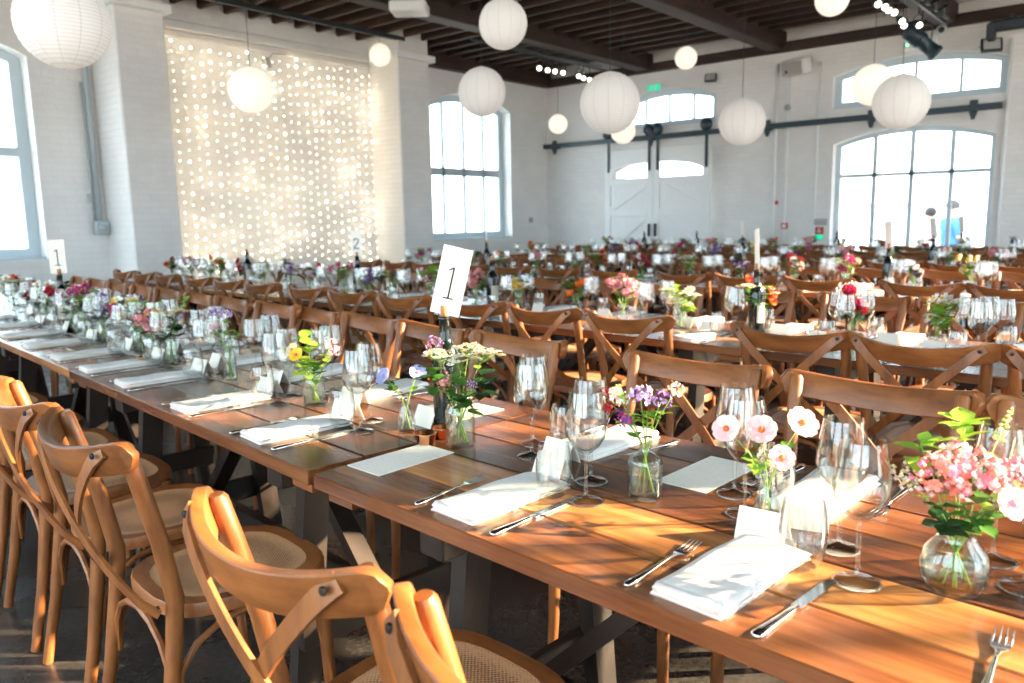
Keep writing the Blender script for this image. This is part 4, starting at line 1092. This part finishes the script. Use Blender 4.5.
# ------------------------------------------------------------------ fairy light curtain
root = ob('fairy_light_curtain', None); tag(root, 'curtain of warm white fairy lights hanging on the brick wall between two piers', 'fairy lights')
g = G(); g.tube([(XL+.10, 4.62, 3.6), (XL+.10, 8.07, 3.6)], .005, M_WIRE, 6); ob('header_wire', g.mesh('header_wire'), root)
bulb = G(); bulb.ball((0, 0, 0), .0058, M_BULB, 8, 6); bulb = bulb.mesh('bulb')
bulb2 = G(); bulb2.ball((0, 0, 0), .0145, M_BULB, 8, 6); bulb2 = bulb2.mesh('bulb_bright')
rest = G(); nb = 0; R_ = random.Random(5)
allb = []
for k in range(27):
    yk = 4.70+k*.127; g = G(); pts = []
    for i in range(12): pts.append((XL+.10+R_.uniform(-.02, .02), yk+R_.uniform(-.008, .008), 3.6-i*.27))
    g.tube(pts, .0011, M_WIRE, 4, False); ob('light_string', g.mesh('light_string'), root)
    z = 3.52-R_.uniform(0, .1)
    while z > .65:
        u = (3.6-z)/.27; i = min(int(u), 10); t = u-i; p = Vector(pts[i]).lerp(Vector(pts[i+1]), t)
        allb.append((p.x+.01, p.y+R_.uniform(-.008, .008), z, R_.random() < .26)); z -= R_.uniform(.10, .15)
R_.shuffle(allb)
for i, (x, y, z, big) in enumerate(allb):
    if i < 100: ob('bulb', bulb2 if big else bulb, root, (x, y, z))
    else: rest.ball((x, y, z), .0145 if big else .0058, M_BULB, 6, 4)
o = ob('bulbs', rest.mesh('bulbs'), root); o['kind'] = 'stuff'
# black lighting bar above
g = G(); g.box((-9.0, 6.6, 3.93), (.05, 3.3, .06), M_BLACK)
tag(ob('ceiling_bar', g.mesh('ceiling_bar')), 'thin black bar under the joists in front of the fairy light wall', 'bar')

# ------------------------------------------------------------------ paper lanterns
def lantern(D):
    g = G(); n = 32; rows = 40; vs = []; fs = []
    for i in range(rows+1):
        t = .10+(PI-.20)*i/rows; rad = D/2*(1-(.016 if i % 2 else 0))
        for k in range(n):
            a = 2*PI*k/n; rad_ = rad*(1-(.02 if k % 4 == 0 else 0)); vs.append((rad_*math.sin(t)*math.cos(a), rad_*math.sin(t)*math.sin(a), rad*math.cos(t)))
    for i in range(rows):
        for k in range(n): fs.append((i*n+k, (i+1)*n+k, (i+1)*n+(k+1) % n, i*n+(k+1) % n))
    return vs, fs
LN = [(-3.80, 1.49, 2.18, .385, 0, 'large paper lantern cut by the picture top in front of the tall left window'), (-7.407, 4.658, 2.648, .45, 1, 'round paper lantern hanging in front of the fairy lights'),
 (-8.574, 7.408, 3.534, .30, 1, 'small bright paper lantern beside the pier cap'), (-5.706, 6.295, 2.607, .5, 0, 'white paper lantern in front of the tall sash window'), (-4.388, 5.116, 2.87, .4, 0, 'white paper lantern hanging against the dark joists beside the projector'),
 (-7.689, 10.252, 2.758, .3, 1, 'small glowing paper lantern near the room corner'), (-4.491, 6.856, 2.422, .6, 0, 'biggest white paper lantern hanging before the barn door track'), (-6.115, 9.665, 2.48, .35, 1, 'paper lantern half hidden behind the biggest lantern'),
 (-5.386, 10.098, 3.416, .3, 1, 'small glowing paper lantern high up under the main beam'), (-3.769, 8.352, 2.289, .5, 0, 'round paper lantern to the side of the barn doors on a long cord'), (-3.061, 8.936, 3.536, .35, 1, 'paper lantern cut by the picture top over the back wall'),
 (-2.5, 8.578, 2.551, .4, 1, 'warm paper lantern overlapping a whiter one before the arched window'), (-2.103, 8.09, 2.299, .5, 0, 'whiter paper lantern of the overlapping pair before the arched window')]
for (x, y, z, D, lit, lab) in LN:
    root = ob('paper_lantern', None); root.location = (x, y, z); tag(root, lab, 'lantern', 'round white paper lanterns')
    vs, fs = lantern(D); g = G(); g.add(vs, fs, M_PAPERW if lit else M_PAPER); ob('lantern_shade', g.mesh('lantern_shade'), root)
    g = G(); g.tube([(0, 0, D/2*.99), (0, 0, 4.0-z)], .003, M_BLACK, 6, False); ob('cord', g.mesh('cord'), root)
    g = G(); g.lathe([(D*.05, D/2*.985), (D*.052, D/2*.985+.004), (D*.05, D/2*.985+.008)], M_WHITEPL, 16); ob('wire_ring', g.mesh('wire_ring'), root)
    g = G(); g.lathe([(D*.05, -D/2*.985), (D*.052, -D/2*.985-.004)], M_WHITEPL, 16); ob('wire_ring', g.mesh('wire_ring'), root)
    g = G(); g.ball((0, 0, D*.2), D*.05, M_WHITEPL, 10, 6); ob('lamp_holder', g.mesh('lamp_holder'), root)

# ------------------------------------------------------------------ fittings
def thing(name, loc, label, cat, group=None, rot=None):
    o = ob(name, None, None, loc, rot); return tag(o, label, cat, group)
def part(name, g, par, label=None):
    o = ob(name, fixn(g.mesh(name)), par)
    if label: o['label'] = label
    return o
# projector
t = thing('projector', (-7.0, 6.52, 3.70), 'white projector mounted under the dark joists', 'projector', rot=(0, 0, R(218)))
g = G(); g.box((0, 0, 0), (.42, .34, .12), M_WHITEPL, bev=.02); part('projector_body', g, t)
g = G(); g.lathe([(0, 0), (.045, 0), (.045, .04), (.03, .05), (0, .03)], M_BLACK, 16, M=Matrix.Translation((.08, -.17, 0)) @ Matrix.Rotation(R(90), 4, 'X')); part('lens', g, t)
g = G(); g.tube([(0, 0, .05), (0, 0, .30)], .02, M_WHITEPL, 10); g.box((0, 0, .10), (.2, .2, .02), M_BLACK); part('ceiling_mount', g, t)
# stage light bars
def spot(x, y, z, lab, aim=(.5, -.75, -.45), grp='small stage lamps along the beams'):
    t = thing('stage_lamp', (x, y, z), lab, 'spotlight', grp)
    q = Vector(aim).normalized().to_track_quat('Z', 'Y').to_matrix().to_4x4()
    g = G(); g.lathe([(0, -.09), (.03, -.085), (.042, -.03), (.044, .05), (.05, .07), (.047, .07), (.04, .05)], M_BLACK, 14, M=q); part('lamp_can', g, t)
    g = G(); g.lathe([(0, .052), (.034, .052)], M_GLOW, 14, M=q); part('lens', g, t, 'glowing round lens')
    g = G(); g.strip([(-.05, 0, 0), (-.052, 0, .08), (0, 0, .11), (.052, 0, .08), (.05, 0, 0)], .02, .006, (0, 1, 0), M_BLACK); g.tube([(0, 0, .11), (0, 0, .20)], .008, M_BLACK, 6); part('yoke', g, t)
t = thing('lighting_bar', (-7.70, 9.9, 3.74), 'black lighting bar with cables fixed along the far main beam', 'lighting bar')
g = G(); g.tube([(0, -1.6, 0), (0, 1.7, 0)], .024, M_BLACK, 8); g.tube([(.07, -1.3, .03), (.1, 0, -.02), (.06, 1.5, .03)], .02, M_BLACK, 6); part('bar', g, t)
for y in (-1.2, 0, 1.2): g = G(); g.box((0, y, .14), (.05, .05, .28), M_BLACK); part('hanger', g, t)
for k, (x, y) in enumerate(((-7.69, 9.8), (-7.7, 10.02), (-7.68, 10.18), (-7.66, 10.36), (-7.67, 10.8), (-7.72, 11.0), (-7.74, 11.2))):
    spot(x, y, 3.56, 'small glowing stage lamp on the bar beside the far main beam, %s from the camera' % ordn(k))
t = thing('lighting_bar', (-2.62, 10.3, 3.72), 'black lighting bar with dark fittings above the small arched window', 'lighting bar')
g = G(); g.tube([(0, -1.6, 0), (0, 1.7, 0)], .024, M_BLACK, 8); g.tube([(.09, -1.2, .04), (.1, 0, -.02), (.06, 1.5, .03)], .022, M_BLACK, 6)
for k in range(6): g.box((.1, -1.0+k*.4, .02), (.10, .22, .10), M_BLACK, bev=.01, rot=Matrix.Rotation(R(20), 3, 'X'))
part('bar', g, t)
for y in (-1.2, 0, 1.2): g = G(); g.box((0, y, .12), (.05, .05, .24), M_BLACK); part('hanger', g, t)
for k, (x, y) in enumerate(((-2.74, 9.39), (-2.72, 9.58), (-2.73, 9.74), (-2.71, 9.9), (-2.76, 10.42), (-2.8, 10.66), (-2.66, 10.78))):
    spot(x, y, 3.52, 'small glowing stage lamp on the bar above the small arched window, %s from the camera' % ordn(k))
# big profile spotlight
t = thing('profile_spotlight', (-2.72, 11.2, 3.40), 'big black cylindrical spotlight hanging in front of the small arched window', 'spotlight')
q = Vector((.55, .3, -.55)).normalized().to_track_quat('Z', 'Y').to_matrix().to_4x4()
g = G(); g.lathe([(0, -.24), (.08, -.23), (.10, -.2), (.10, .02), (.085, .03), (.085, .2), (.10, .205), (.10, .26), (.085, .26), (.07, .2), (0, .2)], M_RAILB, 18, M=q)
for k in range(5): g.lathe([(.104, -.18+k*.04), (.112, -.175+k*.04), (.104, -.165+k*.04)], M_RAILB, 18, M=q)
part('lamp_body', g, t)
g = G(); g.strip([(-.12, 0, 0), (-.125, 0, .16), (0, 0, .2), (.125, 0, .16), (.12, 0, 0)], .03, .006, (0, 1, 0), M_BLACK); g.tube([(0, 0, .2), (0, 0, .36)], .01, M_BLACK, 6); part('yoke', g, t)
# wall things on the back wall
def wallbox(name, x, z, w, h, d, mat, lab, cat, extra=None):
    t = thing(name, (x, YB-d/2, z), lab, cat); g = G(); g.box((0, 0, 0), (w, d, h), mat, bev=min(w, h, d)*.12); part('housing', g, t)
    return t
t = thing('loudspeaker', (-4.72, YB-.16, 3.50), 'white wall loudspeaker high on the back wall between the windows', 'loudspeaker', rot=(R(14), 0, R(-8)))
g = G(); g.box((0, 0, 0), (.40, .22, .24), M_WHITEPL, bev=.02); part('cabinet', g, t)
g = G(); g.box((-.02, -.112, -.005), (.33, .012, .20), plain('speaker_grille', (.36, .33, .31, 1), .7), bev=.004); g.ball((-.11, -.118, -.05), (.025, .008, .025), M_BLACK, 8, 5); part('speaker_grille', g, t)
g = G(); g.box((0, .12, .02), (.06, .10, .06), M_BLACK); part('wall_bracket', g, t)
def flood(x, z, lab, s=1):
    t = thing('floodlight', (x, YB-.22, z), lab, 'floodlight', rot=(R(-25), 0, R(20)))
    g = G(); g.box((0, 0, 0), (.19*s, .05, .15*s), M_BLACK, bev=.01); part('housing', g, t)
    g = G(); g.box((0, -.027, 0), (.15*s, .004, .11*s), M_GREYPL); part('glass_face', g, t, 'pale glass face')
    g = G(); g.strip([(-.10*s, 0, 0), (-.10*s, .1, .05), (0, .14, .06), (.10*s, .1, .05), (.10*s, 0, 0)], .02, .006, (0, 0, 1), M_GREYPL); part('bracket', g, t)
flood(-6.10, 3.50, 'small black floodlight above the barn doors'); flood(-2.13, 3.42, 'black floodlight beside the small arched window', 1.3)
t = wallbox('exit_sign', -7.26, 3.50, .30, .13, .05, M_WHITEPL, 'lit green emergency exit sign over the barn doors', 'sign')
g = G()
for k, x in enumerate((-.09, .0, .09)): g.box((x, -.028, 0), (.075 if k else .05, .006, .10), M_GREEN)
part('sign_face', g, t, 'green lit panels')
g = G(); g.box((.02, -.032, -.01), (.012, .003, .06), M_WHITEPL); g.box((.0, -.032, .01), (.05, .003, .012), M_WHITEPL); g.ball((.02, -.032, .035), (.009, .002, .009), M_WHITEPL, 8, 4); g.box((-.09, -.032, 0), (.03, .003, .012), M_WHITEPL); part('pictogram', g, t, 'white running figure and arrow')
for x, z0, z1, r, lab in ((-5.06, 0, 3.6, .022, 'thin white pipe running up the back wall beside the barn doors'), (-4.87, 0, 3.55, .018, 'thin white conduit on the back wall below the loudspeaker'), (-4.40, 0, 3.55, .016, 'thin white conduit beside the arched window'), (-1.93, 0, 3.5, .022, 'white conduit on the far jamb of the arched window')):
    g = G(); g.tube([(x, YB-.03, z0), (x, YB-.03, z1)], r, M_PAINT, 8); tag(ob('conduit', g.mesh('conduit'), None), lab, 'pipe')
t = wallbox('fire_alarm_call_point', -4.87, 1.10, .10, .10, .05, M_RED, 'small red fire alarm call point low on the back wall', 'fire alarm'); g = G(); g.box((0, -.027, 0), (.06, .004, .06), M_WHITEPL); part('push_plate', g, t, 'white push plate')
wallbox('fire_extinguisher_sign', -5.04, 1.50, .10, .14, .01, M_WHITEPL, 'small white and red fire notice above the call point', 'sign')
g = G(); g.box((0, -.008, -.03), (.10, .004, .06), M_RED); part('red_band', g, bpy.data.objects['fire_extinguisher_sign'], 'red band')
t = wallbox('fire_sign', -4.33, .98, .14, .20, .01, M_RED, 'red and green safety sign beside the arched window', 'sign'); g = G(); g.box((0, -.007, -.055), (.13, .004, .08), M_GREEN); part('green_band', g, t, 'green band'); 
g = G(); g.box((0, -.0075, .05), (.02, .004, .07), M_WHITEPL); g.box((0, -.0075, .03), (.06, .004, .02), M_WHITEPL); part('pictogram', g, t, 'white symbol')
wallbox('socket_box', -4.30, 1.16, .20, .10, .05, M_GREYPL, 'grey double switch box beside the arched window', 'switch')
wallbox('control_box', -3.02, 3.62, .42, .16, .08, M_WHITEPL, 'pale control box with a green light above the small arched window', 'box'); g = G(); g.ball((-.17, -.045, -.02), .014, M_LED, 8, 5); part('indicator_light', g, bpy.data.objects['control_box'], 'green indicator light')
t = thing('security_camera', (-2.75, YB-.1, 3.72), 'small white dome camera under the ceiling by the small arched window', 'camera'); g = G(); g.lathe([(0, 0), (.07, 0), (.07, .05), (0, .05)], M_WHITEPL, 16, M=Matrix.Rotation(R(90), 4, 'X')); part('ring', g, t); g = G(); g.ball((0, -.05, 0), .04, M_BLACK, 10, 6); part('dome', g, t)
t = thing('alarm_sounder', (-4.87, YB-.05, 2.92), 'small round grey sounder on the conduit below the loudspeaker', 'alarm'); g = G(); g.lathe([(0, 0), (.045, 0), (.05, .03), (.03, .05), (0, .05)], M_GREYPL, 14, M=Matrix.Rotation(R(90), 4, 'X')); part('housing', g, t)
t = thing('projection_screen', (-1.0, YB-.35, 3.62), 'black rolled projection screen case beside the floodlight', 'screen'); g = G(); g.box((0, 0, 0), (2.3, .12, .13), M_BLACK, bev=.02); g.box((-1.12, 0, -.06), (.1, .14, .22), M_BLACK, bev=.02); part('screen_case', g, t); g = G(); g.box((-.9, .1, .1), (.04, .3, .04), M_BLACK); part('bracket', g, t)
t = thing('light_switch', (XL+.015, 11.95, 1.26), 'small grey switch on the window wall near the corner', 'switch'); g = G(); g.box((0, 0, 0), (.03, .10, .10), M_GREYPL, bev=.006); part('plate', g, t)
# conduit by the first pier
t = thing('electrical_conduit', (XL+.05, 3.95, 0), 'grey steel conduit with a socket running down beside the first pier', 'conduit')
g = G(); g.tube([(0, 0, 1.36), (0, 0, 4.05)], .03, M_GREYP, 8); g.tube([(0, -.06, 1.36), (0, -.06, 2.9)], .013, M_GREYP, 6); part('pipe', g, t)
g = G(); g.box((.03, 0, 1.28), (.10, .16, .16), M_GREYP, bev=.015); g.ball((.1, -.02, 1.28), (.05, .04, .04), M_GREYP, 8, 6); part('socket', g, t)
g = G(); g.box((0, -.09, 1.62), (.03, .03, .10), M_GREYP); part('clip', g, t)
# small junction thing on the fairy light wall
t = thing('cable_junction', (XL+.06, 6.3, 3.42), 'small dark cable junction under the ledge above the fairy lights', 'junction'); g = G(); g.box((0, 0, 0), (.08, .07, .14), M_GREYPL, rot=Matrix.Rotation(.4, 3, 'X'), bev=.01); g.tube([(0, .02, .05), (0, .1, .14), (0, .3, .15)], .008, M_GREYPL, 6); part('box', g, t)
g = G(); g.ball((.04, -.12, -.14), .016, M_LED, 8, 5); part('indicator_light', g, t, 'green indicator light')

# ------------------------------------------------------------------ the street outside the arched window
def house(name, c, d, mat, lab, rows):
    t = thing(name, c, lab, 'building'); g = G(); g.box((0, 0, d[2]/2), d, mat); part('walls', g, t)
    g = G(); g.box((0, 0, d[2]+.12), (d[0]+.4, d[1]+.4, .24), plain(name+'_roof', srgb(120, 140, 160), .6)); part('roof', g, t)
    for (x, z, w, h) in rows:
        g = G(); g.box((x, -d[1]/2-.02, z), (w, .06, h), plain('dark_pane', srgb(150, 180, 205), .3)); part('window', g, t)
WHT = plain('render_white', srgb(225, 225, 228), .8)
house('low_building', (-8.7, 38, -.3), (3.6, 3, 1.7), WHT, 'low white building with blue-grey roof seen through the arched window', [(-1.1, 1.1, .6, .5), (0, 1.1, .6, .5), (1.1, 1.1, .6, .5)])
house('apartment_building', (-17.5, 52, -.3), (7, 6, 7.5), WHT, 'taller pale building behind the low one outside the arched window', [(-2.4, 2, .9, 1.2), (-.8, 2, .9, 1.2), (.8, 2, .9, 1.2), (2.4, 2, .9, 1.2), (-2.4, 4.6, .9, 1.2), (-.8, 4.6, .9, 1.2), (.8, 4.6, .9, 1.2), (2.4, 4.6, .9, 1.2)])
house('sun_block_building', (1.9, 21.2, -.3), (7.4, 5.4, 9.5), plain('red_brick', srgb(150, 100, 84), .85), 'added unseen brick building shading the back wall windows from the sun', [(-1.2, 2, .9, 1.3), (1.2, 2, .9, 1.3), (-1.2, 5, .9, 1.3), (1.2, 5, .9, 1.3)])  # added out of view to keep sun off the back wall windows
def person(x, y, rz, h, shirt, hair, lab, strap=False):
    t = thing('person', (x, y, -.3), lab, 'person', rot=(0, 0, rz)); s = h/1.75
    me = bpy.data.meshes.new('body')
    V = [(0, 0, .95), (0, 0, 1.15), (0, -.01, 1.36), (0, 0, 1.47), (0, .01, 1.56), (0, .01, 1.66), (.19, 0, 1.40), (.24, .02, 1.12), (.20, .14, .92), (-.19, 0, 1.40), (-.24, .02, 1.12), (-.2, .14, .92), (.10, 0, .9), (.11, .02, .5), (.11, 0, .08), (.11, .14, .03), (-.10, 0, .9), (-.11, -.02, .5), (-.11, -.04, .08), (-.11, .1, .03), (.19, .2, .86), (-.19, .2, .86)]
    Ed = [(0, 1), (1, 2), (2, 3), (3, 4), (4, 5), (2, 6), (6, 7), (7, 8), (2, 9), (9, 10), (10, 11), (0, 12), (12, 13), (13, 14), (14, 15), (0, 16), (16, 17), (17, 18), (18, 19), (8, 20), (11, 21)]
    Rd = [.15, .14, .16, .06, .09, .095, .06, .045, .035, .06, .045, .035, .09, .065, .045, .04, .09, .065, .045, .04, .03, .03]
    me.from_pydata([tuple(c*s for c in v) for v in V], Ed, []); o = ob('body', me, t)
    m = o.modifiers.new('skin', 'SKIN'); 
    if not me.skin_vertices: me.attributes.new if False else None
    bpy.context.view_layer.update()
    sv = me.skin_vertices[0].data if me.skin_vertices else None
    if sv:
        for i, r in enumerate(Rd): sv[i].radius = (r*s, r*s)
        sv[0].use_root = True
    o.modifiers.new('sub', 'SUBSURF').levels = 1; o.modifiers['sub'].render_levels = 2
    me.materials.append(M_SKIN)
    def shell(nm, mat, pts, rs, n=14):
        g = G(); g.tube([tuple(c*s for c in p) for p in pts], [r*s for r in rs], mat, n); part(nm, g, t)
    g = G()
    g.tube([(0, 0, .86*s), (0, 0, 1.0*s), (0, -.01*s, 1.2*s), (0, -.01*s, 1.40*s), (0, 0, 1.48*s)], [.19*s, .185*s, .19*s, .20*s, .07*s], shirt, 14)
    for q in (-1, 1): g.tube([(q*.15*s, 0, 1.42*s), (q*.21*s, 0, 1.36*s), (q*.25*s, .02*s, 1.12*s)], [.08*s, .075*s, .062*s], shirt, 10)
    part('shirt', g, t)
    g = G()
    for q in (-1, 1): g.tube([(q*.09*s, 0, .95*s), (q*.11*s, 0, .5*s), (q*.11*s, -.01*s, .08*s)], [.125*s, .09*s, .075*s], M_HAIR, 10)
    part('trousers', g, t)
    g = G(); g.ball((0, -.02*s, 1.69*s), (.108*s, .118*s, .105*s), hair, 12, 8); part('hair', g, t)
    g = G(); g.ball((.035*s, .105*s, 1.635*s), .011*s, M_HAIR, 6, 4); g.ball((-.035*s, .105*s, 1.635*s), .011*s, M_HAIR, 6, 4); g.ball((0, .115*s, 1.605*s), (.013*s, .02*s, .018*s), M_SKIN, 6, 4); part('face_features', g, t)
    if strap:
        g = G(); g.strip([(-.1*s, -.19*s, 1.3*s), (-.05*s, -.22*s, 1.1*s), (.1*s, -.2*s, .95*s)], .05, .02, (1, 0, 0), M_PINKB); part('bag_strap', g, t)
person(-3.79, 17.0, R(80), 1.62, M_SHIRTW, M_HAIR, 'person in a white top seen through the arched window')
person(-3.38, 17.0, R(-60), 1.75, M_SHIRTB, M_HAIR, 'person in a blue shirt seen through the arched window')
person(-2.99, 17.2, R(120), 1.6, M_SHIRTW, M_HAIRG, 'fair-haired person with a pink strap at the edge of the arched window', True)

# ------------------------------------------------------------------ light
w = bpy.data.worlds.new('daylight'); sc.world = w; w.use_nodes = True
bg = w.node_tree.nodes['Background']; bg.inputs[0].default_value = (.73, .90, 1.0, 1); bg.inputs[1].default_value = 3.2
sun = bpy.data.lights.new('sun', 'SUN'); sun.energy = 19; sun.angle = R(.9); sun.color = (1, .74, .47)
so = bpy.data.objects.new('sun', sun); COL.objects.link(so)
el = R(19); az = Vector((.76, .65, 0)).normalized()
dirn = -(az*math.cos(el)+Vector((0, 0, math.sin(el))))
so.rotation_euler = dirn.to_track_quat('-Z', 'Y').to_euler()
sc.view_settings.view_transform = 'Standard'; sc.view_settings.look = 'None'; sc.view_settings.gamma = 1; sc.view_settings.use_curve_mapping = False
sc.view_settings.exposure = 1.38
cy = sc.cycles
cy.use_denoising = True
try: cy.denoiser = 'OPENIMAGEDENOISE'
except Exception: pass
cy.max_bounces = 8; cy.diffuse_bounces = 4; cy.glossy_bounces = 3; cy.transmission_bounces = 4; cy.transparent_max_bounces = 32
cy.sample_clamp_indirect = 6; cy.caustics_reflective = False; cy.caustics_refractive = False
d = {k: v for k, v in LABELS.items() if len(v) > 1}
print('DUPLICATE LABELS', len(d), list(d.items())[:5], 'GLASSES', NG[0], 'OBJECTS', len(bpy.data.objects))
